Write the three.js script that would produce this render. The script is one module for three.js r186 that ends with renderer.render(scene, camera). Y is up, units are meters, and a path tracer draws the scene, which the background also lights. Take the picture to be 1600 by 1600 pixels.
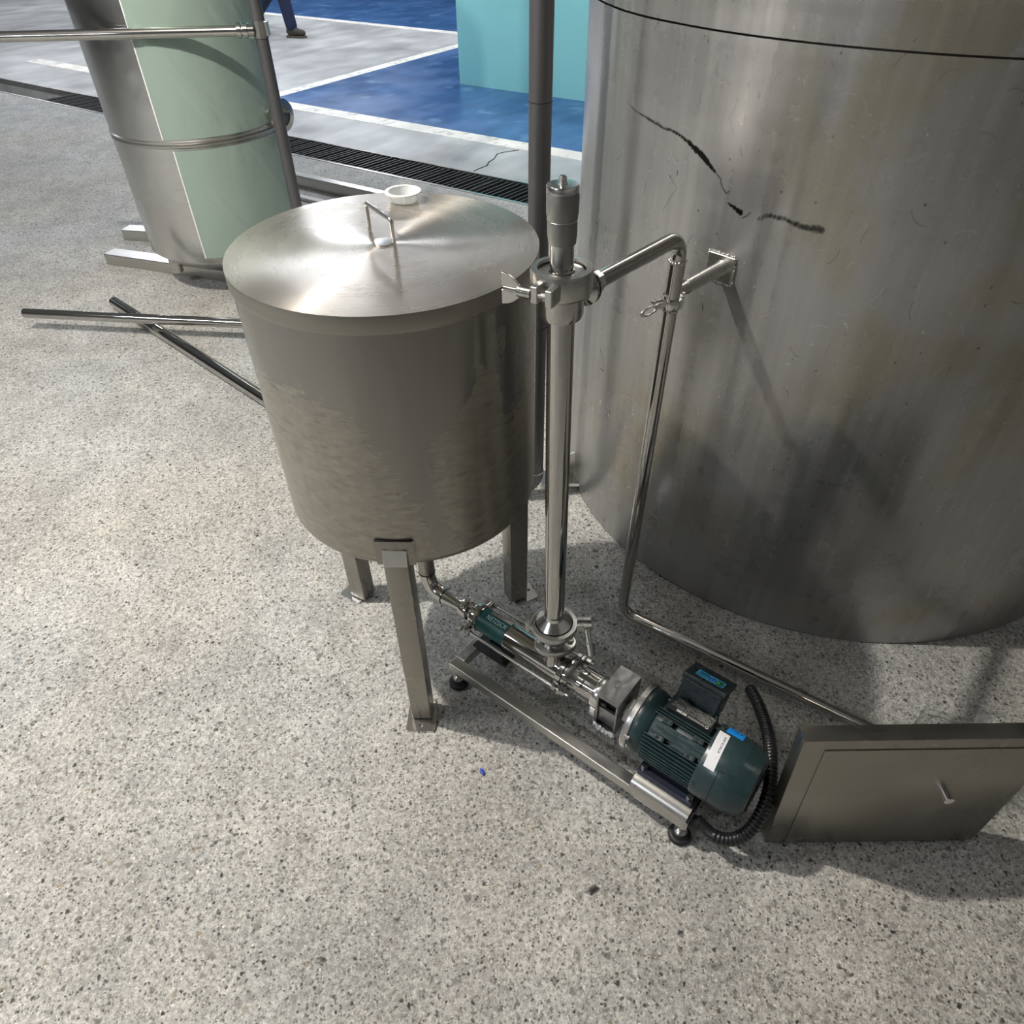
import * as THREE from 'three';
import { RoundedBoxGeometry } from 'three/addons/geometries/RoundedBoxGeometry.js';
import { mergeGeometries, toCreasedNormals } from 'three/addons/utils/BufferGeometryUtils.js';
import { MarchingCubes } from 'three/addons/objects/MarchingCubes.js';
import { RectAreaLightUniformsLib } from 'three/addons/lights/RectAreaLightUniformsLib.js';

// ------------------------------------------------------------------ camera, exposure, lamps
RectAreaLightUniformsLib.init();
const V = (x, y, z) => new THREE.Vector3(x, y, z);
const scene = new THREE.Scene();
scene.background = new THREE.Color(0x000000);
const camera = new THREE.PerspectiveCamera(71.32, 1, 0.05, 200);
camera.position.set(0, 1.6, 0);
camera.rotation.order = 'YXZ';
camera.rotation.set(-0.7336, 0, -0.0134);
const renderer = new THREE.WebGLRenderer({ antialias: true });
renderer.toneMapping = THREE.LinearToneMapping;
renderer.toneMappingExposure = 1.0;
renderer.shadowMap.enabled = true;
scene.add(camera);

const KEY = { at: V(-1.54, 3.0, -1.37), intensity: 28, color: 0xfff8ee };      // bare bulb over the vessels
const TUBE = { radiance: 165, color: 0xf1f6ff, length: 1.2, width: 0.1 };       // ceiling battens
const CEILING = 3.3, TUBE_Y = 3.05;
// [x, z, turn] of every batten
const TUBES = [[-1.87, -7.15, 0.585], [0.9, -12.6, 0.585], [-4.6, -9.6, 0.585], [-2.4, -13.0, 0.585], [-8.5, -7.5, 0.585], [-8, -14, 0.585], [4.5, -17, 0.585], [1.5, -5.9, 0.585], [-4.0, -0.8, 0.585], [-3.8, 2.0, 0.585], [-1.6, -10.2, 0.585], [-4.8, -14.6, 0.585]];

// ------------------------------------------------------------------ small helpers
let seed = 7;
const rnd = () => { seed = (seed + 0x6d2b79f5) | 0; let t = Math.imul(seed ^ (seed >>> 15), 1 | seed); t = (t + Math.imul(t ^ (t >>> 7), 61 | t)) ^ t; return ((t ^ (t >>> 14)) >>> 0) / 4294967296; };
const TAU = Math.PI * 2, rad = (d) => d * Math.PI / 180;
const clamp = (x, a = 0, b = 1) => Math.min(b, Math.max(a, x));
const sstep = (a, b, x) => { const t = clamp((x - a) / (b - a)); return t * t * (3 - 2 * t); };
function hash(x, y, s) { let h = (x * 374761393 + y * 668265263 + s * 1442695041) | 0; h = Math.imul(h ^ (h >>> 13), 1274126177); return ((h ^ (h >>> 16)) >>> 0) / 4294967296; }
// value noise that repeats every px, py cells
function noise(x, y, px, py, s = 0) {
  const xi = Math.floor(x), yi = Math.floor(y), fx = x - xi, fy = y - yi, ux = fx * fx * (3 - 2 * fx), uy = fy * fy * (3 - 2 * fy);
  const m = (a, n) => ((a % n) + n) % n, x0 = m(xi, px), x1 = m(xi + 1, px), y0 = m(yi, py), y1 = m(yi + 1, py);
  const a = hash(x0, y0, s), b = hash(x1, y0, s), c = hash(x0, y1, s), d = hash(x1, y1, s);
  return a + (b - a) * ux + (c - a) * uy + (a - b - c + d) * ux * uy;
}
function fbm(u, v, cu, cv, oct, s = 0) { let r = 0, a = 0.5, n = 0; for (let i = 0; i < oct; i++) { r += a * noise(u * cu, v * cv, cu, cv, s + i * 17); n += a; a *= 0.5; cu *= 2; cv *= 2; } return r / n; }
const taken = {};
const numbered = (n) => { const k = taken[n] = (taken[n] ?? -1) + 1; return k ? n + '_' + String(k).padStart(3, '0') : n; };
const sh = (m) => { m.castShadow = true; m.receiveShadow = true; return m; };
function thing(name, label, category, at = [0, 0, 0], turn = 0, group) {
  const o = new THREE.Group(); o.name = numbered(name); o.position.set(...at); o.rotation.y = turn;
  o.userData = { label, category }; if (group) o.userData.group = group;
  scene.add(o); return o;
}
function part(name, geo, mat, parent, label) {
  const m = sh(new THREE.Mesh(Array.isArray(geo) ? join(geo) : geo, mat)); m.name = name;
  if (label) m.userData.label = label;
  parent.add(m); return m;
}
function struct(name, geo, mat, label) {
  const m = sh(new THREE.Mesh(Array.isArray(geo) ? join(geo) : geo, mat)); m.name = name; m.userData.kind = 'structure';
  if (label) m.userData.label = label;
  scene.add(m); return m;
}
const join = (list) => mergeGeometries(list.map((g) => { const c = g.index ? g.toNonIndexed() : g.clone(); for (const k of Object.keys(c.attributes)) if (!['position', 'normal', 'uv'].includes(k)) c.deleteAttribute(k); if (!c.attributes.uv) c.setAttribute('uv', new THREE.BufferAttribute(new Float32Array(c.attributes.position.count * 2), 2)); return c; }));
const mv = (g, x, y, z) => g.translate(x, y, z);
const crease = (g, a = 0.55) => toCreasedNormals(g.clone().scale(1000, 1000, 1000), a).scale(0.001, 0.001, 0.001);   // it welds corners nearer than 0.01
const box = (x, y, z, w, h, d, r = 0) => mv(r ? new RoundedBoxGeometry(w, h, d, 3, r) : new THREE.BoxGeometry(w, h, d), x, y, z);
const cylY = (r, y0, y1, x = 0, z = 0, seg = 40, r1 = r) => mv(new THREE.CylinderGeometry(r1, r, y1 - y0, seg), x, (y0 + y1) / 2, z);
const cylX = (r, a0, a1, y = 0, z = 0, seg = 40, r1 = r) => mv(new THREE.CylinderGeometry(r1, r, a1 - a0, seg).rotateZ(-Math.PI / 2), (a0 + a1) / 2, y, z);
const cylZ = (r, a0, a1, x = 0, y = 0, seg = 32) => mv(new THREE.CylinderGeometry(r, r, a1 - a0, seg).rotateX(Math.PI / 2), x, y, (a0 + a1) / 2);
const lathe = (pts, seg = 64, a = 0.55) => crease(new THREE.LatheGeometry(pts.map((p) => new THREE.Vector2(p[0], p[1])), seg), a);   // [r, y]
const latheX = (pts, y = 0, z = 0, seg = 64, a = 0.55) => mv(lathe(pts, seg, a).rotateZ(-Math.PI / 2), 0, y, z);                      // [r, x]
const hexX = (r, a0, a1, y, z) => crease(cylX(r, a0, a1, y, z, 6));
const hexY = (r, y0, y1, x, z) => crease(cylY(r, y0, y1, x, z, 6));
function between(p, q, r, seg = 24, r1 = r) {
  const d = q.clone().sub(p), g = new THREE.CylinderGeometry(r1, r, d.length(), seg);
  g.applyQuaternion(new THREE.Quaternion().setFromUnitVectors(V(0, 1, 0), d.clone().normalize()));
  return mv(g, (p.x + q.x) / 2, (p.y + q.y) / 2, (p.z + q.z) / 2);
}
function path(pts, bend) {                       // straight runs with rounded corners
  const c = new THREE.CurvePath(); let last = pts[0];
  for (let i = 1; i < pts.length; i++) {
    if (i === pts.length - 1) { c.add(new THREE.LineCurve3(last, pts[i])); break; }
    const a = pts[i].clone().sub(pts[i - 1]).normalize(), b = pts[i + 1].clone().sub(pts[i]).normalize();
    const p = pts[i].clone().addScaledVector(a, -bend), q = pts[i].clone().addScaledVector(b, bend);
    c.add(new THREE.LineCurve3(last, p));
    const k = 0.5523; c.add(new THREE.CubicBezierCurve3(p, p.clone().addScaledVector(a, bend * k), q.clone().addScaledVector(b, -bend * k), q));
    last = q;
  }
  return c;
}
const pipe = (pts, r, bend = 0.04, seg = 24, n) => { const c = path(pts, bend); return new THREE.TubeGeometry(c, n ?? Math.max(24, Math.round(c.getLength() / 0.008)), r, seg, false); };
const ring = (R, r, seg = 48, tseg = 10) => new THREE.TorusGeometry(R, r, tseg, seg);
// a curved sheet on a round body along x: a0..a1 along the axis, g0..g1 degrees up from +z
function patchX(R, a0, a1, g0, g1, y = 0, nx = 1, ny = 16) {
  const p = [], n = [], uv = [], ix = [];
  for (let j = 0; j <= ny; j++) for (let i = 0; i <= nx; i++) {
    const a = a0 + (a1 - a0) * i / nx, g = rad(g0 + (g1 - g0) * j / ny);
    p.push(a, y + R * Math.sin(g), R * Math.cos(g)); n.push(0, Math.sin(g), Math.cos(g)); uv.push(i / nx, j / ny);
  }
  for (let j = 0; j < ny; j++) for (let i = 0; i < nx; i++) { const k = j * (nx + 1) + i; ix.push(k, k + 1, k + nx + 2, k, k + nx + 2, k + nx + 1); }
  return buf(p, n, uv, ix);
}
function buf(p, n, uv, ix) {
  const g = new THREE.BufferGeometry(); g.setAttribute('position', new THREE.Float32BufferAttribute(p, 3));
  if (n) g.setAttribute('normal', new THREE.Float32BufferAttribute(n, 3));
  g.setAttribute('uv', new THREE.Float32BufferAttribute(uv, 2)); g.setIndex(ix); if (!n) g.computeVertexNormals(); return g;
}
// an upright round wall with angle t (from +z towards +x) and height; f(t, y) is how far it stands proud
function wallY(R, t0, t1, y0, y1, nt, ny, f = () => 0, uvf = (t, y) => [(t - t0) / (t1 - t0), (y - y0) / (y1 - y0)]) {
  const p = [], uv = [], ix = [];
  for (let j = 0; j <= ny; j++) for (let i = 0; i <= nt; i++) {
    const t = t0 + (t1 - t0) * i / nt, y = y0 + (y1 - y0) * j / ny, r = R + f(t, y);
    p.push(r * Math.sin(t), y, r * Math.cos(t)); uv.push(...uvf(t, y));
  }
  for (let j = 0; j < ny; j++) for (let i = 0; i < nt; i++) { const k = j * (nt + 1) + i; ix.push(k, k + 1, k + nt + 2, k, k + nt + 2, k + nt + 1); }
  const g = buf(p, null, uv, ix);
  if (Math.abs(t1 - t0 - TAU) < 1e-6) { const n = g.attributes.normal; for (let j = 0; j <= ny; j++) { const a = j * (nt + 1), b = a + nt, s = V(n.getX(a) + n.getX(b), n.getY(a) + n.getY(b), n.getZ(a) + n.getZ(b)).normalize(); n.setXYZ(a, s.x, s.y, s.z); n.setXYZ(b, s.x, s.y, s.z); } }
  return g;
}
const extrude = (pts, depth, bevel = 0) => { const s = new THREE.Shape(pts.map((p) => new THREE.Vector2(p[0], p[1]))); return new THREE.ExtrudeGeometry(s, { depth, bevelEnabled: bevel > 0, bevelSize: bevel, bevelThickness: bevel, bevelSegments: 2, curveSegments: 24 }); };
// ---- textures
function data(w, h, f, srgb, repeat) {            // f(u, v) -> [r, g, b] or one number, 0..1
  const d = new Uint8Array(w * h * 4);
  for (let y = 0, k = 0; y < h; y++) for (let x = 0; x < w; x++, k += 4) { const c = f((x + 0.5) / w, (y + 0.5) / h, x, y), a = c.length ? c : [c, c, c]; d[k] = clamp(a[0]) * 255; d[k + 1] = clamp(a[1]) * 255; d[k + 2] = clamp(a[2]) * 255; d[k + 3] = 255; }
  return finish(new THREE.DataTexture(d, w, h), srgb, repeat);
}
function finish(t, srgb, repeat) { if (srgb) t.colorSpace = THREE.SRGBColorSpace; t.magFilter = THREE.LinearFilter; t.minFilter = THREE.LinearFilter; t.wrapS = t.wrapT = repeat ?? THREE.RepeatWrapping; t.needsUpdate = true; return t; }
function print(w, h, draw, rotate) {
  const c = document.createElement('canvas'); c.width = w; c.height = h; const g = c.getContext('2d');
  if (rotate) { g.translate(w / 2, h / 2); g.rotate(rotate); g.translate(-w / 2, -h / 2); }
  draw(g, w, h); const t = new THREE.CanvasTexture(c); return finish(t, true, THREE.ClampToEdgeWrapping);
}
const std = (o) => new THREE.MeshStandardMaterial(o);
const phy = (o) => new THREE.MeshPhysicalMaterial(o);

// ------------------------------------------------------------------ materials
const grain = data(512, 512, (u, v) => 0.72 + 0.28 * fbm(u, v, 6, 160, 3, 3), false);                         // fine lines along v for roughness
const blot = data(512, 512, (u, v) => 0.62 + 0.38 * sstep(0.3, 0.7, fbm(u, v, 7, 7, 5, 21)), false);
const M = {
  polish: std({ color: new THREE.Color(0.5, 0.49, 0.465), metalness: 1, roughness: 0.1, roughnessMap: blot }),
  bright: std({ color: new THREE.Color(0.72, 0.71, 0.69), metalness: 1, roughness: 0.2 }),
  satin: std({ color: new THREE.Color(0.56, 0.55, 0.52), metalness: 1, roughness: 0.34, roughnessMap: grain }),
  dull: std({ color: new THREE.Color(0.34, 0.325, 0.288), metalness: 1, roughness: 0.44, roughnessMap: blot }),
  cast: std({ color: new THREE.Color(0.5, 0.5, 0.49), metalness: 1, roughness: 0.42, roughnessMap: blot }),
  sleeve: std({ color: new THREE.Color(0.27, 0.27, 0.26), metalness: 0.9, roughness: 0.5 }),
  greyPaint: std({ color: new THREE.Color(0.15, 0.148, 0.152), metalness: 0.75, roughness: 0.42 }),
  rubber: std({ color: new THREE.Color(0.012, 0.013, 0.015), roughness: 0.55 }),
  conduit: std({ color: new THREE.Color(0.012, 0.012, 0.014), roughness: 0.28 }),
  dark: std({ color: new THREE.Color(0.01, 0.01, 0.01), roughness: 0.8 }),
  iron: std({ color: new THREE.Color(0.035, 0.035, 0.036), metalness: 0.3, roughness: 0.5 }),
  motor: std({ color: new THREE.Color(0.017, 0.038, 0.042), roughness: 0.36, roughnessMap: blot }),
  motorBox: std({ color: new THREE.Color(0.019, 0.031, 0.035), roughness: 0.4, roughnessMap: blot }),
  navy: std({ color: new THREE.Color(0.022, 0.026, 0.045), roughness: 0.4, metalness: 0.3 }),
  guard: std({ color: new THREE.Color(0.24, 0.24, 0.245), metalness: 0.8, roughness: 0.45, roughnessMap: blot }),
  green: std({ color: new THREE.Color(0.004, 0.085, 0.08), roughness: 0.4 }),
  whitePlastic: std({ color: new THREE.Color(0.8, 0.8, 0.78), roughness: 0.4 }),
  clear: phy({ color: new THREE.Color(0.93, 0.95, 0.95), transmission: 0.55, thickness: 0, roughness: 0.35, ior: 1.45 }),
  film: phy({ color: new THREE.Color(0.85, 0.88, 0.88), transmission: 1, thickness: 0, roughness: 0.12, ior: 1.5 }),
};

// ------------------------------------------------------------------ the place: floor, markings, drain, pillar, walls, ceiling
// garage grid: s runs along U (to the right and nearer), t runs along the other way (away)
const TURN = rad(-33.5), U = V(Math.cos(TURN), 0, -Math.sin(TURN)), T = V(-Math.sin(TURN), 0, -Math.cos(TURN));
const grid = (s, t, y = 0) => V(U.x * s + T.x * t, y, U.z * s + T.z * t);
// slab between s0..s1, t0..t1, y0..y1, uv in metres over `tile`
function slab(s0, s1, t0, t1, y0, y1, tile = 1) {
  const g = new THREE.BoxGeometry(s1 - s0, y1 - y0, t1 - t0).translate((s0 + s1) / 2, (y0 + y1) / 2, -(t0 + t1) / 2);
  const p = g.attributes.position, n = g.attributes.normal, uv = g.attributes.uv;
  for (let i = 0; i < p.count; i++) Math.abs(n.getY(i)) > 0.5 ? uv.setXY(i, p.getX(i) / tile, -p.getZ(i) / tile) : Math.abs(n.getX(i)) > 0.5 ? uv.setXY(i, p.getZ(i) / tile, p.getY(i) / tile) : uv.setXY(i, p.getX(i) / tile, p.getY(i) / tile);
  return g.rotateY(TURN);
}
// rough concrete with the stone in it laid bare: one tile is 2.4 m
const N = 2048, TILE = 2.4;
{
  const col = new Float32Array(N * N * 3), hgt = new Float32Array(N * N);
  for (let y = 0; y < N; y++) for (let x = 0; x < N; x++) {
    const u = x / N, v = y / N, k = y * N + x;
    const big = fbm(u, v, 5, 5, 4, 1), mid = fbm(u, v, 24, 24, 3, 5), fine = fbm(u, v, 420, 420, 2, 7), warm = fbm(u, v, 4, 4, 3, 9), g = hash(x, y, 3), g2 = hash(x >> 1, y >> 1, 4);
    const l = 0.665 + (big - 0.5) * 0.11 + (mid - 0.5) * 0.12 + (fine - 0.5) * 0.26 + (g - 0.5) * 0.15 + (g2 - 0.5) * 0.12, w = (warm - 0.5) * 0.07;
    col[k * 3] = l * (1.0 + w); col[k * 3 + 1] = l * (0.995 + w * 0.35); col[k * 3 + 2] = l * (0.968 - w * 0.55);
    hgt[k] = 0.5 + (g2 - 0.5) * 0.3 + (mid - 0.5) * 0.3;
  }
  const splat = (n, r0, r1, tone, soft, deep) => {
    for (let i = 0; i < n; i++) {
      const cx = rnd() * N, cy = rnd() * N, a = r0 + (r1 - r0) * rnd() ** 2.2, b = a * (0.45 + 0.5 * rnd()), th = rnd() * 3.14, c = Math.cos(th), s = Math.sin(th), R = Math.ceil(a + 1), t = tone(), wob = rnd() * 6, al = soft + (1 - soft) * rnd();
      for (let y = -R; y <= R; y++) for (let x = -R; x <= R; x++) {
        const e = Math.hypot((x * c + y * s) / a, (-x * s + y * c) / b) * (1 + 0.18 * Math.sin(3 * Math.atan2(y, x) + wob)), m = clamp((1.15 - e) * 2.2) * al;
        if (m <= 0) continue;
        const k = ((((cy + y) | 0) + N) % N) * N + ((((cx + x) | 0) + N) % N);
        for (let q = 0; q < 3; q++) col[k * 3 + q] += (t[q] - col[k * 3 + q]) * m;
        hgt[k] += deep * m;
      }
    }
  };
  const tone = (a, b, r = 1.01, bl = 0.95) => () => { const l = a + (b - a) * rnd(); return [l * r, l, l * bl]; };
  splat(7000, 2.5, 7.5, tone(0.4, 0.6), 0.3, 0.1);                                // grey pebbles
  splat(900, 2.5, 6.5, tone(0.4, 0.56, 1.1, 0.85), 0.4, 0.1);                      // brownish pebbles
  splat(60000, 1.0, 2.4, tone(0.2, 0.5), 0.4, -0.3);                           // dark specks and pits
  splat(24000, 1.5, 3.6, tone(0.16, 0.46), 0.35, -0.3);
  splat(1500, 2.4, 5, tone(0.12, 0.3), 0.5, -0.3);
  splat(16000, 0.9, 2.4, tone(0.78, 0.95), 0.4, 0.25);                             // pale grit
  const d = new Uint8Array(N * N * 4), h = new Uint8Array(N * N * 4);
  for (let k = 0; k < N * N; k++) { for (let q = 0; q < 3; q++) d[k * 4 + q] = clamp(col[k * 3 + q]) * 255; const e = clamp(hgt[k]) * 255; h[k * 4] = h[k * 4 + 1] = h[k * 4 + 2] = e; d[k * 4 + 3] = h[k * 4 + 3] = 255; }
  M.floor = std({ map: finish(new THREE.DataTexture(d, N, N), true), bumpMap: finish(new THREE.DataTexture(h, N, N), false), bumpScale: 0.0022, roughness: 0.78 });
}
const worn = (u, v) => fbm(u, v, 6, 6, 6, 31);
M.smooth = std({ map: data(1024, 1024, (u, v) => { const a = worn(u, v), b = fbm(u, v, 20, 7, 4, 40), l = 0.70 + (a - 0.5) * 0.26 + (b - 0.5) * 0.2 + (rnd() - 0.5) * 0.03; return [l, l, l * 0.99]; }, true), roughness: 0.5, roughnessMap: blot });
M.blue = std({ map: data(1024, 1024, (u, v) => { const a = worn(u, v) - 0.5, b = fbm(u, v, 40, 10, 4, 50) - 0.5, w = sstep(0.62, 0.8, fbm(u, v, 14, 14, 5, 60)) * 0.12, k = a * 0.16 + b * 0.1; return [0.235 + k + w, 0.385 + k + w, 0.575 + k * 1.2 + w * 0.7]; }, true), roughness: 0.45, roughnessMap: blot });
M.line = std({ map: data(512, 512, (u, v) => { const a = fbm(u, v, 8, 8, 5, 70), w = sstep(0.55, 0.75, fbm(u, v, 30, 30, 4, 72)) * 0.13, l = 0.92 + (a - 0.5) * 0.16 - w; return [l, l * 0.985, l * 0.94]; }, true), roughness: 0.6 });
M.cyan = std({ map: data(512, 512, (u, v) => { const a = (fbm(u, v, 5, 5, 4, 80) - 0.5) * 0.05; return [0.56 + a, 0.83 + a, 0.83 + a]; }, true), roughness: 0.35 });
M.wall = std({ color: new THREE.Color(0.42, 0.42, 0.41), roughness: 0.85 });
M.wallBase = std({ color: new THREE.Color(0.2, 0.2, 0.2), roughness: 0.7 });
M.ceil = std({ color: new THREE.Color(0.3, 0.3, 0.3), roughness: 0.9 });

const S0 = -16, S1 = 3.4, T0 = -7, T1 = 24, DR0 = 4.01, DR1 = 4.34;
struct('floor', slab(S0, S1, T0, DR0, -0.2, 0, TILE), M.floor, 'rough grey concrete floor with exposed stone specks');
struct('floor_2', slab(S0, S1, DR1, T1, -0.2, -0.003, 3.2), M.smooth, 'smooth worn grey concrete floor beyond the drain');
struct('drain_channel', [slab(S0, S1, DR0 - 0.02, DR1 + 0.02, -0.3, -0.2, 1)], M.wallBase);
struct('ceiling', slab(S0 - 0.2, S1 + 0.2, T0 - 0.2, T1 + 0.2, CEILING, CEILING + 0.2, 3), M.ceil);
for (const [n, s0, s1, t0, t1] of [['left', S0 - 0.2, S0, T0, T1], ['right', S1, S1 + 0.2, T0, T1], ['back', S0, S1, T1, T1 + 0.2], ['front', S0, S1, T0 - 0.2, T0]]) {
  struct('wall_' + n, slab(s0, s1, t0, t1, 1.4, CEILING, 3), M.wall);
  struct('wall_' + n + '_base', slab(s0, s1, t0, t1, -0.2, 1.4, 3), M.wallBase);
}
struct('pillar', [slab(-4.92, -3.3, 6.59, 7.5, -0.003, CEILING, 2)], M.cyan, 'cyan painted square pillar standing in the blue bay');
// painted bays and lines, a coat of paint thick
struct('blue_bay_paint', [slab(-6.1, S1, 5.18, 8.93, -0.003, -0.0015, 3), slab(S0, S1, 9.08, 14, -0.003, -0.0015, 3)], M.blue, 'worn blue paint of the parking bays');
struct('white_line_paint', [slab(-10, S1, 5.0, 5.18, -0.003, -0.001, 1.5)], M.line, 'white line along the drain');
struct('white_line_paint_2', [slab(-6.25, -6.1, 5.18, 8.93, -0.003, -0.001, 1.5)], M.line, 'white line running away from the drain');
struct('white_line_paint_3', [slab(S0, S1, 8.93, 9.08, -0.003, -0.001, 1.5)], M.line, 'far white line');
// crack in the smooth floor
{
  const pts = [[0.09, -5.92], [-0.02, -5.87], [-0.075, -5.83], [-0.1, -5.7], [-0.14, -5.62], [-0.145, -5.55], [-0.2, -5.48], [-0.24, -5.42]], q = [];
  for (let i = 0; i + 1 < pts.length; i++) q.push(between(V(pts[i][0], -0.0035, pts[i][1]), V(pts[i + 1][0], -0.0035, pts[i + 1][1]), 0.0045, 6));
  struct('floor_crack', q, M.dark);
}
// drain: steel edges and cast covers with a bar each 45 mm
struct('drain_edge', slab(-10, S1, DR0 - 0.022, DR0, -0.05, 0.004), M.satin, 'steel edge of the drain');
struct('drain_edge_2', slab(-10, S1, DR1, DR1 + 0.014, -0.05, 0.002), M.dull);
{
  const bar = box(0, 0, 0, 0.011, 0.03, 0.318), bars = 22, pitch = 0.0452, L = bars * pitch;
  let first;
  const places = ['on the left of the steel vessel', 'passing behind the left half of the steel vessel', 'passing behind the leaning vessel post', 'just right of the leaning vessel post', 'in line with the white plastic dish', 'crossing behind the grey pole'];
  places.forEach((where, i) => {
    const s = -8.0 + i * (L + 0.008), p = grid(s, (DR0 + DR1) / 2, -0.018);
    const o = first ? first.clone() : new THREE.Group();
    o.name = numbered('drain_grate'); o.position.copy(p); o.rotation.y = TURN; o.userData = { label: 'black cast drain grate section ' + where, category: 'drain grate', group: 'drain grates in the floor channel' }; scene.add(o);
    if (!first) {
      first = o;
      for (let k = 0; k < bars; k++) { const b = part('slat', bar, M.iron, o); b.position.x = (k + 0.5) * pitch; b.rotation.y = -0.12; b.position.y = 0.002 * Math.sin(k * 2.1); }
      part('frame', [box(L / 2, -0.004, 0.158, L, 0.024, 0.008), box(L / 2, -0.004, -0.158, L, 0.024, 0.008), box(0.004, -0.004, 0, 0.008, 0.024, 0.31), box(L - 0.004, -0.004, 0, 0.008, 0.024, 0.31)], M.iron, o);
    }
  });
}
// ------------------------------------------------------------------ lamps
{
  const t = thing('pendant_lamp', 'bare white bulb hanging from the ceiling on a cord, left of the round tank', 'lamp', [KEY.at.x, 0, KEY.at.z]);
  const bulb = part('bulb', mv(new THREE.SphereGeometry(0.05, 24, 16), 0, KEY.at.y, 0), std({ color: 0xffffff, emissive: KEY.color, emissiveIntensity: 20 }), t);
  bulb.castShadow = false;
  part('socket', [cylY(0.02, KEY.at.y + 0.045, KEY.at.y + 0.11)], M.whitePlastic, t); part('cord', cylY(0.004, KEY.at.y + 0.11, CEILING, 0, 0, 8), M.rubber, t);
  const l = new THREE.PointLight(KEY.color, KEY.intensity); l.position.copy(KEY.at); l.castShadow = true; l.shadow.radius = 1.8; l.name = 'bulb_light'; scene.add(l);
}
{
  let first; const where = ['over the drain behind the round tank', 'behind the cyan pillar', 'over the grey lane', 'at the end of the grey lane', 'far left of the left vessel', 'in the far left corner', 'in the far right corner', 'over the drain behind the large tank', 'left of the bare bulb', 'behind the photographer on the left', 'over the edge of the blue bay', 'over the far white line'];
  TUBES.forEach(([x, z, turn], i) => {
    const o = first ? first.clone() : new THREE.Group(); o.name = numbered('ceiling_lamp'); o.position.set(x, TUBE_Y, z); o.rotation.y = -turn; o.userData = { label: 'white ceiling batten lamp ' + where[i], category: 'lamp', group: 'ceiling batten lamps' }; scene.add(o);
    if (!first) {
      first = o;
      part('housing', box(0, 0.03, 0, TUBE.length + 0.04, 0.05, TUBE.width + 0.03, 0.008), M.whitePlastic, o);
      part('lamp_diffuser', box(0, 0, 0, TUBE.length, 0.012, TUBE.width), std({ color: 0xffffff, emissive: TUBE.color, emissiveIntensity: 4 }), o);
      part('hanger', [cylY(0.003, 0.05, CEILING - TUBE_Y, 0.4, 0, 8), cylY(0.003, 0.05, CEILING - TUBE_Y, -0.4, 0, 8)], M.satin, o);
    }
    const l = new THREE.RectAreaLight(TUBE.color, TUBE.radiance, TUBE.length, TUBE.width); l.position.set(x, TUBE_Y - 0.008, z); l.rotation.set(-Math.PI / 2, 0, 0); l.rotation.order = 'YXZ'; l.rotation.y = -turn; l.name = 'lamp_light'; scene.add(l);
  });
}
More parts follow.
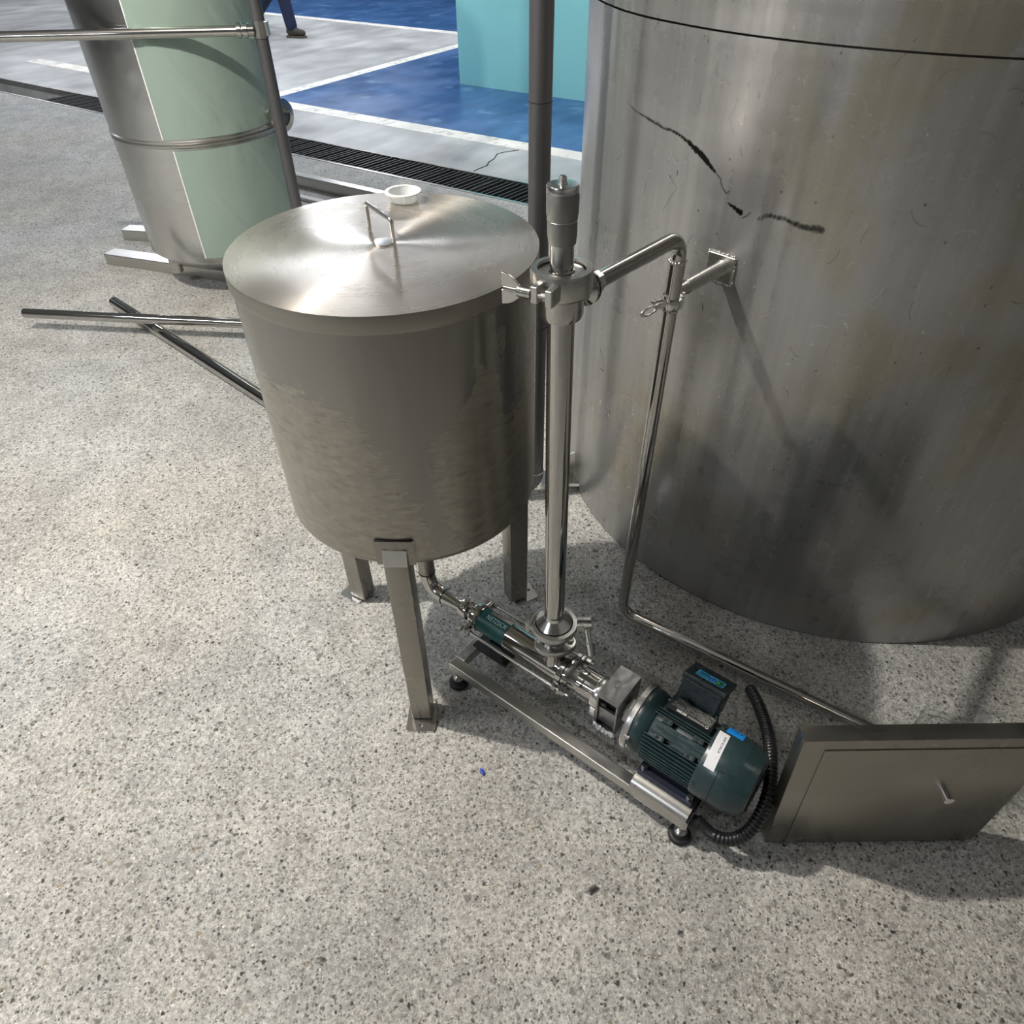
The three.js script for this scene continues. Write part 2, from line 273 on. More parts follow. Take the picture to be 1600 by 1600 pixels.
// ------------------------------------------------------------------ the large tank on the right
const BT = { x: 1.07, z: -2.075, R: 0.865 };
{
  const A0 = -2.2, uvf = (t, y) => [(t - A0) / Math.PI, y / 1.75];
  // dirt and scratches, in [angle, height]: worked into the colour of the steel
  const P = (t, y) => [(t - A0) / Math.PI * 2048, (1 - y / 1.75) * 1024];
  const marks = print(2048, 1024, (g, w, h) => {
    const px = g.createImageData(w, h), d = px.data;
    for (let y = 0, k = 0; y < h; y++) for (let x = 0; x < w; x++, k += 4) {
      const u = x / w, v = 1 - y / h;
      const st = fbm(u, v, 150, 5, 3, 101) - 0.5, bl = fbm(u, v, 14, 10, 5, 103) - 0.5, f = hash(x, y, 9) - 0.5;
      const brown = sstep(0.42, 0.72, fbm(u, v, 30, 12, 6, 107)) * sstep(0.4, 0.62, fbm(u, v, 5, 4, 3, 111));
      const l = 0.665 + st * 0.07 + bl * 0.07 + f * 0.03;
      d[k] = clamp(l - brown * 0.02) * 255; d[k + 1] = clamp(l * 0.998 - brown * 0.035) * 255; d[k + 2] = clamp(l * 0.99 - brown * 0.08) * 255; d[k + 3] = 255;
    }
    g.putImageData(px, 0, 0);
    const line = (pts, wd, color, fuzz) => {
      g.strokeStyle = g.fillStyle = color; g.lineCap = g.lineJoin = 'round';
      for (let i = 0; i + 1 < pts.length; i++) {
        const a = P(...pts[i]), b = P(...pts[i + 1]), w0 = wd(i / (pts.length - 1)), w1 = wd((i + 1) / (pts.length - 1)), L = Math.hypot(b[0] - a[0], b[1] - a[1]), n = Math.max(2, Math.ceil(L * 1.5));
        for (let j = 0; j < n; j++) {
          const q = j / n, r = (w0 + (w1 - w0) * q) / 2 * (fuzz ? 0.55 + 0.75 * rnd() : 1), o = fuzz * (rnd() - 0.5) * (w0 + w1) * 0.6;
          g.beginPath(); g.ellipse(a[0] + (b[0] - a[0]) * q + o, a[1] + (b[1] - a[1]) * q + o * 0.6, r, r, 0, 0, 7); g.fill();
        }
      }
    };
    const blk = 'rgba(22,22,18,0.85)', soft = 'rgba(40,40,34,0.3)';
    line([[-1.2025, 1.2212], [-1.1765, 1.213], [-1.1537, 1.2083], [-1.1227, 1.2061], [-1.0982, 1.2034]], (q) => 0.8 + 2 * q, soft, 0.4);
    line([[-1.0982, 1.2034], [-1.0748, 1.2006], [-1.057, 1.1995], [-1.0392, 1.1953]], () => 2.6, 'rgba(34,33,27,0.45)', 1);
    line([[-1.0392, 1.1953], [-1.0113, 1.197], [-0.9875, 1.1939], [-0.968, 1.19], [-0.9488, 1.1851]], (q) => 2 + 1.2 * q, 'rgba(30,29,24,0.5)', 0.9);
    line([[-0.9488, 1.1851], [-0.9258, 1.1767], [-0.9003, 1.1688], [-0.8775, 1.1562], [-0.8555, 1.1446]], (q) => 2 + 3.8 * Math.sin(Math.PI * (0.15 + 0.8 * q)), blk, 0.8);
    line([[-0.8555, 1.1446], [-0.8393, 1.136], [-0.8397, 1.1317], [-0.8307, 1.1206], [-0.8196, 1.1132], [-0.812, 1.1189]], () => 1.0, blk, 0);
    line([[-0.809, 1.0958], [-0.7895, 1.0899], [-0.77, 1.0829]], (q) => 1.6 + 4 * q, blk, 0.7);
    line([[-0.7667, 1.0759], [-0.7569, 1.0823], [-0.7494, 1.0914]], () => 1.0, blk, 0);
    line([[-0.9995, 1.1124], [-0.9655, 1.0926], [-0.9819, 1.0705], [-1.0033, 1.0382]], () => 0.7, 'rgba(30,30,26,0.7)', 0);
    line([[-0.9714, 1.1261], [-0.971, 1.1162]], () => 1.1, blk, 0);
    line([[-0.7296, 1.0802], [-0.7085, 1.0929], [-0.6871, 1.0926], [-0.6668, 1.0943], [-0.6552, 1.09], [-0.62, 1.085], [-0.58, 1.088]], (q) => 3 + 3 * q, 'rgba(36,34,28,0.2)', 1);
    line([[-1.2384, 0.5964], [-1.215, 0.575], [-1.1996, 0.5431], [-1.2254, 0.5387]], () => 2.4, 'rgba(70,58,40,0.22)', 1);
    line([[-0.83, 0.875], [-0.825, 0.86]], () => 1.4, 'rgba(30,28,24,0.6)', 0);
    // bright scratches and dents
    for (let i = 0; i < 260; i++) { const a = P(-1.6 + rnd() * 1.5, 0.3 + rnd() * 1.1), th = rnd() * 6.3, l = 2 + rnd() * 14; g.strokeStyle = rnd() < 0.55 ? 'rgba(236,236,230,0.3)' : 'rgba(60,58,52,0.3)'; g.lineWidth = 0.7 + rnd() * 0.6; g.beginPath(); g.moveTo(a[0], a[1]); g.quadraticCurveTo(a[0] + l * Math.cos(th + 0.4), a[1] + l * Math.sin(th + 0.4), a[0] + 1.6 * l * Math.cos(th), a[1] + 1.6 * l * Math.sin(th)); g.stroke(); }
    for (let i = 0; i < 90; i++) { const a = P(-1.6 + rnd() * 1.5, 0.2 + rnd() * 1.2); g.fillStyle = rnd() < 0.5 ? 'rgba(240,240,236,0.6)' : 'rgba(40,36,28,0.5)'; g.beginPath(); g.ellipse(a[0], a[1], 0.8 + rnd(), 0.8 + rnd(), 0, 0, 7); g.fill(); }
  });
  marks.wrapS = THREE.MirroredRepeatWrapping; marks.wrapT = THREE.RepeatWrapping;
  const rough = data(1024, 512, (u, v) => { const st = fbm(u, v, 120, 4, 3, 131), bl = fbm(u, v, 10, 8, 5, 133), hz = fbm(u, v, 6, 70, 4, 137); return 0.62 + (st - 0.5) * 0.3 + sstep(0.2, 0.8, bl) * 0.16 + (hz - 0.5) * 0.2; }, false, THREE.MirroredRepeatWrapping);
  const steel = phy({ map: marks, metalness: 0.8, roughness: 0.43, roughnessMap: rough, anisotropy: 0.55, anisotropyRotation: Math.PI / 2 });
  const t = thing('large_tank', 'tall wide brushed steel tank with black scuff marks, behind the upright pump column', 'tank', [BT.x, 0, BT.z]);
  // rolled sheet is never quite round: shallow vertical dents, strongest on the left
  const dent = (a, y) => {
    const w = (c, s, k) => k * Math.exp(-(((a - c) / s) ** 2));
    const left = sstep(-0.95, -1.4, a);
    return 0.0022 * (fbm(a / TAU + 0.5, y / 3, 26, 3, 2, 201) - 0.5) + 0.0009 * (fbm(a / TAU + 0.5, y / 3, 70, 3, 2, 203) - 0.5) + left * 0.006 * (fbm(a / TAU + 0.5, y / 3, 44, 4, 2, 205) - 0.5) + w(-1.3 + 0.03 * Math.sin(y * 3), 0.05, -0.0025) + w(-1.02, 0.06, -0.0012) + 0.004 * Math.exp(-(((y - 0.19) / 0.045) ** 2)) * w(-1.62, 0.22, 1);
  };
  part('shell', wallY(BT.R, -Math.PI, Math.PI, 0.004, 1.376, 400, 120, dent, uvf), steel, t);
  part('upper_shell', [wallY(BT.R - 0.003, -Math.PI, Math.PI, 1.379, 1.78, 240, 12, (a, y) => dent(a, y) * 0.4, uvf), lathe([[0.86, 1.78], [0.7, 1.86], [0.35, 1.92], [0, 1.935]], 96)], steel, t);
  part('seam_band', lathe([[0.835, 1.37], [0.85, 1.372], [0.85, 1.383], [0.835, 1.385]], 160), M.dull, t, 'recessed seam between the two shell rings');
  part('base_ring', lathe([[0.80, 0], [0.862, 0], [0.862, 0.006], [0.80, 0.006]], 160), M.dark, t);
  // bracket that holds the pipe: plate, weld, arm
  const ang = -0.797, cx = Math.sin(ang), cz = Math.cos(ang), pl = new THREE.Group();
  const turned = (g) => g.rotateY(ang).translate(0, 0, 0);
  part('mounting_plate', turned(box(0, 0.966, BT.R + 0.0035, 0.062, 0.058, 0.007, 0.001)), M.satin, t);
  const bead = []; for (let i = 0; i < 46; i++) { const q = i / 46 * 4, e = q % 1, s = Math.floor(q), x = [-0.5 + e, 0.5, 0.5 - e, -0.5][s] * 0.064, y = [0.5, 0.5 - e, -0.5, -0.5 + e][s] * 0.06; if (s === 3 && e < 0.75) continue; bead.push(mv(new THREE.SphereGeometry(0.0018 + rnd() * 0.0022, 8, 6), x + (rnd() - 0.5) * 0.002, 0.966 + y + (rnd() - 0.5) * 0.002, BT.R + 0.002)); }
  part('weld_bead', turned(join(bead)), M.bright, t);
  part('support_arm', [turned(cylZ(0.0145, BT.R + 0.005, BT.R + 0.135, 0.004, 0.968, 28)), turned(cylZ(0.0112, BT.R + 0.135, BT.R + 0.198, 0.004, 0.968, 28)), turned(mv(ring(0.0145, 0.002, 32, 8), 0.004, 0.968, BT.R + 0.0075))], M.satin, t);
  // foot welded low on the left: base plate, gusset and flat bar
  const f = grid(0, 0); void f;
  part('foot_plate', mv(box(0, 0, 0, 0.15, 0.014, 0.075, 0.002), -0.895, 0.032, 0.165), M.bright, t);
  part('foot_gusset', mv(crease(extrude([[0, 0], [0.085, 0], [0.085, 0.085], [0.07, 0.088], [0.03, 0.06], [0, 0.03]], 0.008)), -0.925, 0.038, 0.135), M.satin, t);
}
// ------------------------------------------------------------------ the small round tank
const ST = { x: -0.2237, z: -1.2783, R: 0.2751, top: 1.1, bot: 0.5515 };
{
  const t = thing('round_tank', 'waist-high round steel tank with flat brushed lid on square legs', 'tank', [ST.x, 0, ST.z]);
  // dried splashes: a film with ragged edges over the lower left and the right, a washed clean run winding down between
  const stain = (u, v) => {
    const a = (u - 0.5) * TAU, rag = fbm(u, v, 36, 130, 5, 301) - 0.5, n = fbm(u, v, 26, 14, 6, 303) - 0.5, m = fbm(u, v, 90, 70, 4, 305) - 0.5;
    const run = 0.02 + 0.34 * (1 - v) ** 1.3 + 0.12 * n, w = 0.2 - 0.05 * (1 - v), clean = Math.exp(-(((a - run - rag * 0.28) / w) ** 2));
    const left = sstep(0.9, 0.35, v + 0.1 * a + 0.25 * n) * sstep(-1.9, -0.5, a), right = sstep(0.35, 0.6, a) * sstep(0.45, 0.56, fbm(u, v, 34, 5, 4, 307));
    return clamp(sstep(0.42, 0.52, Math.max(left, right * 0.8) + m * 0.45 + n * 0.35 - clean * 0.9)) * (0.75 + 0.5 * m);
  };
  const map = data(2048, 1024, (u, v) => {
    const k = stain(u, v), st = fbm(u, v, 120, 3, 3, 311) - 0.5, f = fbm(u, v, 90, 60, 3, 313) - 0.5, dirt = sstep(0.6, 0.72, fbm(u, v, 60, 60, 4, 317)) * k, l = 0.575 + st * 0.035 + k * (0.075 + f * 0.1) - dirt * 0.05;
    return [l * (1 + 0.005 * k), l * 0.985 - k * 0.006, l * 0.95 - k * 0.03];
  }, true);
  const rough = data(1024, 512, (u, v) => { const k = stain(u, v), st = fbm(u, v, 120, 3, 3, 321); return 0.6 + (st - 0.5) * 0.14 + k * 0.38; }, false);
  const met = data(1024, 512, (u, v) => 0.98 - 0.12 * stain(u, v), false);
  const steel = phy({ map, metalness: 1, metalnessMap: met, roughness: 0.4, roughnessMap: rough, anisotropy: 0.45, anisotropyRotation: Math.PI / 2 });
  const shell = wallY(ST.R, -Math.PI, Math.PI, ST.bot + 0.012, 1.092, 256, 60, (a, y) => 0.0012 * (fbm(a / TAU + 0.5, y / 2, 18, 3, 2, 331) - 0.5), (a, y) => [(a + Math.PI) / TAU, (y - ST.bot) / 0.55]);
  const base = lathe([[0, ST.bot - 0.018], [0.1, ST.bot - 0.012], [0.255, ST.bot - 0.001], [0.266, ST.bot + 0.001], [0.2725, ST.bot + 0.006], [0.2751, ST.bot + 0.014]], 128, 1);
  part('shell', shell, steel, t); part('bottom', base, M.dull, t);
  // lid: uv.x runs outwards, so that the ring-brushed finish spreads light along the radius
  const lp = [], lu = [], li = [], nr = 40, na = 192, RL = 0.2792;
  for (let j = 0; j <= nr; j++) for (let i = 0; i <= na; i++) { const r = Math.max(0.0005, RL * j / nr), a = i / na * TAU; lp.push(r * Math.sin(a), 1.1 + 0.0035 * (1 - (j / nr) ** 2) + 0.0008 * Math.sin(3 * a + 1) * (j / nr) ** 2 * (1 - j / nr) * 4, r * Math.cos(a)); lu.push(j / nr, i / na); }
  for (let j = 0; j < nr; j++) for (let i = 0; i < na; i++) { const k = j * (na + 1) + i; li.push(k, k + na + 1, k + na + 2, k, k + na + 2, k + 1); }
  const lidMap = data(1024, 1024, (u, v) => { const rg = fbm(u, v, 220, 5, 3, 341) - 0.5, bl = fbm(u, v, 5, 9, 5, 343) - 0.5, w = sstep(0.55, 0.7, fbm(u, v, 9, 16, 5, 347)), l = 0.76 + rg * 0.015 + bl * 0.08 - w * 0.03; return [l * 1.0, l * 0.97, l * 0.925]; }, true);
  const lidRough = data(1024, 1024, (u, v) => { const rg = fbm(u, v, 200, 4, 3, 351) - 0.5, bl = fbm(u, v, 6, 12, 5, 353); return 0.8 + rg * 0.06 + sstep(0.25, 0.75, bl) * 0.12; }, false);
  const lidSteel = phy({ map: lidMap, metalness: 0.87, roughness: 0.31, roughnessMap: lidRough, anisotropy: 0.93, anisotropyRotation: 0 });
  const lid = part('lid', buf(lp, null, lu, li), lidSteel, t);
  part('rim', lathe([[0.2762, 1.069], [0.279, 1.0685], [0.2795, 1.0705], [0.2795, 1.0985], [0.2792, 1.1]], 160, 0.5), M.dull, lid, 'turned down edge of the lid');
  part('handle', pipe([V(-0.0385, 1.1, -0.084), V(-0.0385, 1.145, -0.084), V(0.0185, 1.145, 0.004), V(0.0185, 1.1, 0.004)], 0.0042, 0.006, 16, 90), M.bright, lid);
  part('centre_disc', lathe([[0.019, 1.1025], [0.0185, 1.1055], [0, 1.106]], 48), M.bright, lid);
  // three legs, a third of a turn apart
  const wash = [-2.1, 118, -122];
  wash.forEach((deg, i) => {
    const g = new THREE.Group(); g.name = 'leg'; g.rotation.y = rad(deg); t.add(g);
    const prof = [[0.2365, 0.19], [0.2865, 0.19], [0.2865, 0.565], [0.2765, 0.598], [0.2365, 0.598]];
    const up = crease(extrude(prof, 0.045, 0.002).translate(0, 0, -0.0225).rotateY(-Math.PI / 2));
    part('square_tube', [up, box(0, 0.099, 0.2615, 0.0485, 0.18, 0.053, 0.003), box(0, 0.19, 0.2615, 0.0455, 0.01, 0.05)], M.dull, g);
    part('leg_cap', mv(box(0, 0, 0, 0.049, 0.037, 0.003, 0.001).rotateX(-0.3), 0, 0.582, 0.2842), M.bright, g, 'bright cap closing the top of the leg');
    const s = new THREE.Shape(), a = 0.0365, c = 0.008; s.moveTo(-a + c, -a); s.lineTo(a - c, -a); s.quadraticCurveTo(a, -a, a, -a + c); s.lineTo(a, a - c); s.quadraticCurveTo(a, a, a - c, a); s.lineTo(-a + c, a); s.quadraticCurveTo(-a, a, -a, a - c); s.lineTo(-a, -a + c); s.quadraticCurveTo(-a, -a, -a + c, -a);
    const hole = new THREE.Path(); hole.absarc(0, 0.0215, 0.0055, 0, TAU); s.holes.push(hole);
    part('foot_plate', new THREE.ExtrudeGeometry(s, { depth: 0.005, bevelEnabled: true, bevelSize: 0.0006, bevelThickness: 0.0006, bevelSegments: 1, curveSegments: 20 }).rotateX(Math.PI / 2).translate(0, 0.0056, 0.2835), M.bright, g);
    if (i === 0) part('foot_lip', box(0.0335, 0.012, 0.249, 0.004, 0.018, 0.012, 0.001), M.bright, g);
    part('doubler_plate', wallY(ST.R + 0.003, -0.145, 0.145, 0.557, 0.624, 20, 6), steel, g);
    part('weld', [box(0, 0.6242, 0.2772, 0.075, 0.0022, 0.003, 0.001)], M.dark, g);
  });
  part('outlet', cylY(0.021, 0.245, 0.545), M.dull, t);
}
// ------------------------------------------------------------------ white plastic dish on the lid
{
  const t = thing('plastic_dish', 'small round clear white plastic dish sitting on the tank lid', 'dish', [-0.2115, 1.1015, -1.503]);
  part('wall', lathe([[0, 0], [0.025, 0], [0.0262, 0.001], [0.0305, 0.0175], [0.0298, 0.0175], [0.0252, 0.0015], [0, 0.0012]], 72), M.clear, t);
  part('rim', lathe([[0.0297, 0.0168], [0.0365, 0.0168], [0.037, 0.0178], [0.0365, 0.0192], [0.0297, 0.0192], [0.0297, 0.0168]], 72), M.whitePlastic, t);
  const ribs = []; for (let i = 0; i < 40; i++) { const a = i / 40 * TAU; ribs.push(between(V(0.0263 * Math.cos(a), 0.001, 0.0263 * Math.sin(a)), V(0.0304 * Math.cos(a), 0.017, 0.0304 * Math.sin(a)), 0.0007, 6)); }
  const r = part('ribs', ribs, M.whitePlastic, t); r.userData.kind = 'stuff';
}
// ------------------------------------------------------------------ pipework frame: x along the pump, z towards the camera
const C0 = [ST.x, 0, ST.z], TP = rad(-38.7), YC = 0.19;
const local = (a, y, w) => V(a, y, w).applyAxisAngle(V(0, 1, 0), TP).add(V(...C0));
{
  const t = thing('elbow_pipe', 'bent steel pipe under the round tank with two dark weld rings', 'pipe', C0, TP);
  part('bend', new THREE.TubeGeometry(new THREE.CubicBezierCurve3(V(0, 0.246, 0), V(0, 0.204, 0), V(0.018, YC - 0.003, 0), V(0.058, YC - 0.003, 0)), 40, 0.0205, 32), M.polish, t);
  part('reducer', latheX([[0.0208, 0.057], [0.021, 0.066], [0.0145, 0.112], [0.0145, 0.1188]], YC - 0.003), M.polish, t);
  part('weld_ring', mv(new THREE.TorusGeometry(0.0202, 0.0022, 8, 40).rotateX(Math.PI / 2), 0, 0.245, 0), M.dark, t);
  part('weld_ring', mv(new THREE.TorusGeometry(0.0202, 0.0022, 8, 40).rotateY(Math.PI / 2), 0.059, YC - 0.003, 0), M.dark, t);
}
// ------------------------------------------------------------------ pump skid
{
  const t = thing('pump_frame', 'low rectangular steel tube frame on black rubber feet', 'frame', C0, TP);
  for (const s of [1, -1]) part('rail', box(0.495, 0.077, s * 0.09, 0.68, 0.03, 0.03, 0.003), M.satin, t);
  for (const a of [0.17, 0.82]) part('cross_bar', box(a, 0.077, 0, 0.03, 0.0296, 0.152, 0.002), M.satin, t);
  for (const [a, w] of [[0.172, 0.09], [0.822, 0.09], [0.172, -0.09], [0.822, -0.09]]) {
    const f = part('rubber_foot', mv(lathe([[0, 0], [0.0225, 0], [0.0252, 0.003], [0.0255, 0.008], [0.0235, 0.013], [0.019, 0.0145], [0.0165, 0.019], [0.016, 0.0235], [0, 0.0235]], 48, 0.4), a, 0, w), M.rubber, t);
    part('foot_stud', mv(join([lathe([[0.014, 0.0236], [0.0145, 0.028], [0.009, 0.034], [0.0055, 0.036]], 32), cylY(0.0055, 0.034, 0.064, 0, 0, 16), hexY(0.009, 0.044, 0.051, 0, 0)]), a, 0, w), M.satin, f);
  }
  // bent sheet that carries the motor
  const sheet = []; const r = 0.034, wo = 0.107, yt = 0.112, up = (d, k) => { const R = r - d; const o = [[wo - d, 0.0665]]; for (let i = 0; i <= 14; i++) { const q = i / 14 * Math.PI / 2; o.push([wo - r + R * Math.cos(q), yt - r + R * Math.sin(q)]); } const full = [...o, ...o.map(([w, y]) => [-w, y]).reverse()]; return k ? full.reverse() : full; };
  sheet.push(...up(0, 0), ...up(0.003, 1));
  part('motor_saddle', crease(extrude(sheet, 0.138).rotateY(-Math.PI / 2).rotateY(Math.PI).rotateY(0), 0.4).translate(0.691, 0, 0), M.satin, t, 'rounded bright sheet under the motor');
  part('weld', mv(box(0, 0, 0, 0.055, 0.002, 0.002, 0.0008), 0.735, 0.0662, 0.1075), M.bright, t);
  part('pump_foot', [box(0.248, 0.125, 0.004, 0.045, 0.064, 0.046, 0.003), box(0.222, 0.0895, 0, 0.11, 0.008, 0.05, 0.002)], M.iron, t, 'black bracket under the green sleeve');
}
// ------------------------------------------------------------------ pump
{
  const t = thing('screw_pump', 'long polished steel pump with a green sleeve and side tie rods', 'pump', C0, TP);
  const X = (pts, y = YC) => latheX(pts, y);
  const inl = part('inlet_clamp', X([[0.0145, 0.119], [0.024, 0.121], [0.0255, 0.126], [0.0255, 0.141], [0.024, 0.146], [0.0165, 0.148]]), M.polish, t);
  part('clamp_lug', [box(0.1335, YC + 0.026, -0.004, 0.013, 0.012, 0.01, 0.002), box(0.1335, YC + 0.026, 0.012, 0.013, 0.012, 0.01, 0.002), cylZ(0.003, -0.016, 0.022, 0.1335, YC + 0.027, 12)], M.polish, inl);
  part('inlet_neck', X([[0.0175, 0.148], [0.0175, 0.158], [0.0215, 0.164]]), M.polish, t);
  part('end_flange', [X([[0.02, 0.163], [0.0335, 0.164], [0.0345, 0.167], [0.0345, 0.184], [0.0335, 0.187], [0.03, 0.187]]), box(0.175, YC, 0.043, 0.012, 0.018, 0.034, 0.004), box(0.175, YC, -0.043, 0.012, 0.018, 0.034, 0.004)], M.polish, t);
  part('stator_sleeve', X([[0.03, 0.186], [0.0318, 0.188], [0.0318, 0.276], [0.03, 0.277]]), M.green, t, 'teal green sleeve');
  const name = print(512, 160, (g, w, h) => { g.fillStyle = '#054a48'; g.fillRect(0, 0, w, h); g.fillStyle = '#a9c4c4'; g.font = 'bold 118px sans-serif'; g.textAlign = 'center'; g.textBaseline = 'middle'; g.setTransform(0.86, 0, 0, 1.1, 0, 0); g.fillText('NETZSCH', w / 2 / 0.86, h / 2 / 1.1); });
  part('lettering', patchX(0.0321, 0.202, 0.274, 60, 100, YC, 1, 10), std({ map: name, roughness: 0.4 }), t);
  part('type_plate', patchX(0.0324, 0.208, 0.273, 104, 172, YC, 1, 12), std({ color: new THREE.Color(0.55, 0.52, 0.46), metalness: 0.85, roughness: 0.3 }), t, 'beige metal type plate');
  part('housing', X([[0.0315, 0.274], [0.0345, 0.276], [0.0352, 0.28], [0.0352, 0.432], [0.0375, 0.438]]), M.polish, t);
  const fl = part('housing_flange', X([[0.036, 0.436], [0.042, 0.437], [0.0425, 0.439], [0.0425, 0.4515]]), M.polish, t);
  part('gasket', X([[0.03, 0.4512], [0.0427, 0.4512], [0.0427, 0.454], [0.03, 0.454]]), M.dark, fl);
  part('lantern_flange', [X([[0.0425, 0.4537], [0.0425, 0.467], [0.0415, 0.469], [0.034, 0.47]]), box(0.461, YC, 0.048, 0.012, 0.022, 0.028, 0.005), box(0.461, YC, -0.048, 0.012, 0.022, 0.028, 0.005)], M.polish, t);
  part('lantern', X([[0.033, 0.469], [0.0315, 0.472], [0.0315, 0.5], [0.028, 0.503], [0.028, 0.534]]), M.polish, t);
  for (const d of [20, 75, 130, 200, 265, 320]) part('lantern_rib', mv(box(0, 0, 0, 0.052, 0.01, 0.014, 0.001).rotateX(-rad(d - 90)), 0.512, YC + 0.031 * Math.sin(rad(d)), 0.031 * Math.cos(rad(d))), M.polish, t);
  part('lantern_ring', [X([[0.03, 0.533], [0.0395, 0.534], [0.0405, 0.536], [0.0405, 0.553], [0.0395, 0.555], [0.03, 0.555]]), box(0.545, YC - 0.028, 0.034, 0.018, 0.034, 0.014, 0.003)], M.bright, t);
  for (const s of [1, -1]) {
    const r = part('tie_rod', cylX(0.0042, 0.17, 0.466, YC, s * 0.0535, 16), M.bright, t);
    for (const [a, b] of [[0.155, 0.166], [0.1835, 0.19], [0.443, 0.452], [0.4665, 0.478]]) part('nut', hexX(0.0085, a, b, YC, s * 0.0535), M.bright, r);
    part('rod_end', cylX(0.0045, 0.476, 0.487, YC, s * 0.0535, 14), M.bright, r);
  }
  // upright outlet on the housing
  part('outlet_neck', mv(lathe([[0.03, YC + 0.016], [0.0245, YC + 0.036], [0.0235, YC + 0.056], [0.027, 0.252]], 48), 0.41, 0, 0), M.polish, t);
  const ov = new THREE.Shape(); ov.absellipse(0, 0, 0.047, 0.03, 0, TAU);
  const of = part('outlet_flange', crease(new THREE.ExtrudeGeometry(ov, { depth: 0.012, bevelEnabled: true, bevelSize: 0.002, bevelThickness: 0.002, bevelSegments: 2, curveSegments: 48 }).rotateX(Math.PI / 2).rotateY(0.75), 0.5).translate(0.41, 0.27, 0), M.cast, t);
  for (const s of [1, -1]) { const x = 0.41 + s * 0.036 * Math.cos(0.75), z = -s * 0.036 * Math.sin(0.75); part('bolt', [hexY(0.0075, 0.272, 0.279, x, z), hexY(0.0075, 0.246, 0.254, x, z)], M.bright, of); }
  // coupling guard: open box with torn film hanging on its lower edge
  const gd = part('coupling_guard', [box(0.5835, 0.2475, -0.004, 0.054, 0.006, 0.1, 0.001), box(0.559, 0.19, -0.004, 0.005, 0.118, 0.1, 0.001), box(0.608, 0.19, -0.004, 0.005, 0.118, 0.1, 0.001), box(0.5835, 0.19, -0.051, 0.05, 0.118, 0.005, 0.001), box(0.5835, 0.176, 0.036, 0.05, 0.052, 0.008, 0.001), box(0.5835, 0.1345, 0.03, 0.05, 0.006, 0.03, 0.001)], M.guard, t, 'dull grey open box over the coupling');
  part('coupling', [cylX(0.026, 0.562, 0.605, YC, 0, 32), box(0.572, 0.216, 0.034, 0.014, 0.01, 0.014, 0.002)], M.iron, gd);
  const fp = [], fu = [], fi = []; for (let j = 0; j <= 8; j++) for (let i = 0; i <= 30; i++) { const u = i / 30, v = j / 8; fp.push(0.556 + 0.055 * u, 0.153 - 0.024 * v + 0.004 * (noise(u * 9, v * 3, 99, 99, 5) - 0.5), 0.047 + 0.009 * noise(u * 11, v * 5, 99, 99, 8) - 0.003 * v); fu.push(u, v); }
  for (let j = 0; j < 8; j++) for (let i = 0; i < 30; i++) { const k = j * 31 + i; fi.push(k, k + 31, k + 32, k, k + 32, k + 1); }
  part('torn_film', crease(buf(fp, null, fu, fi), 0.3), std({ color: new THREE.Color(0.75, 0.76, 0.78), roughness: 0.25, metalness: 0.35, side: THREE.DoubleSide }), gd, 'crumpled silvery film on the lower edge of the guard');
  part('guard_bolt', cylY(0.006, 0.25, 0.2516, 0.578, 0.0, 20), M.guard, gd);
  part('shaft', [cylX(0.018, 0.61, 0.642, YC, 0, 32), hexX(0.0315, 0.616, 0.634, YC, 0)], M.cast, t);
}
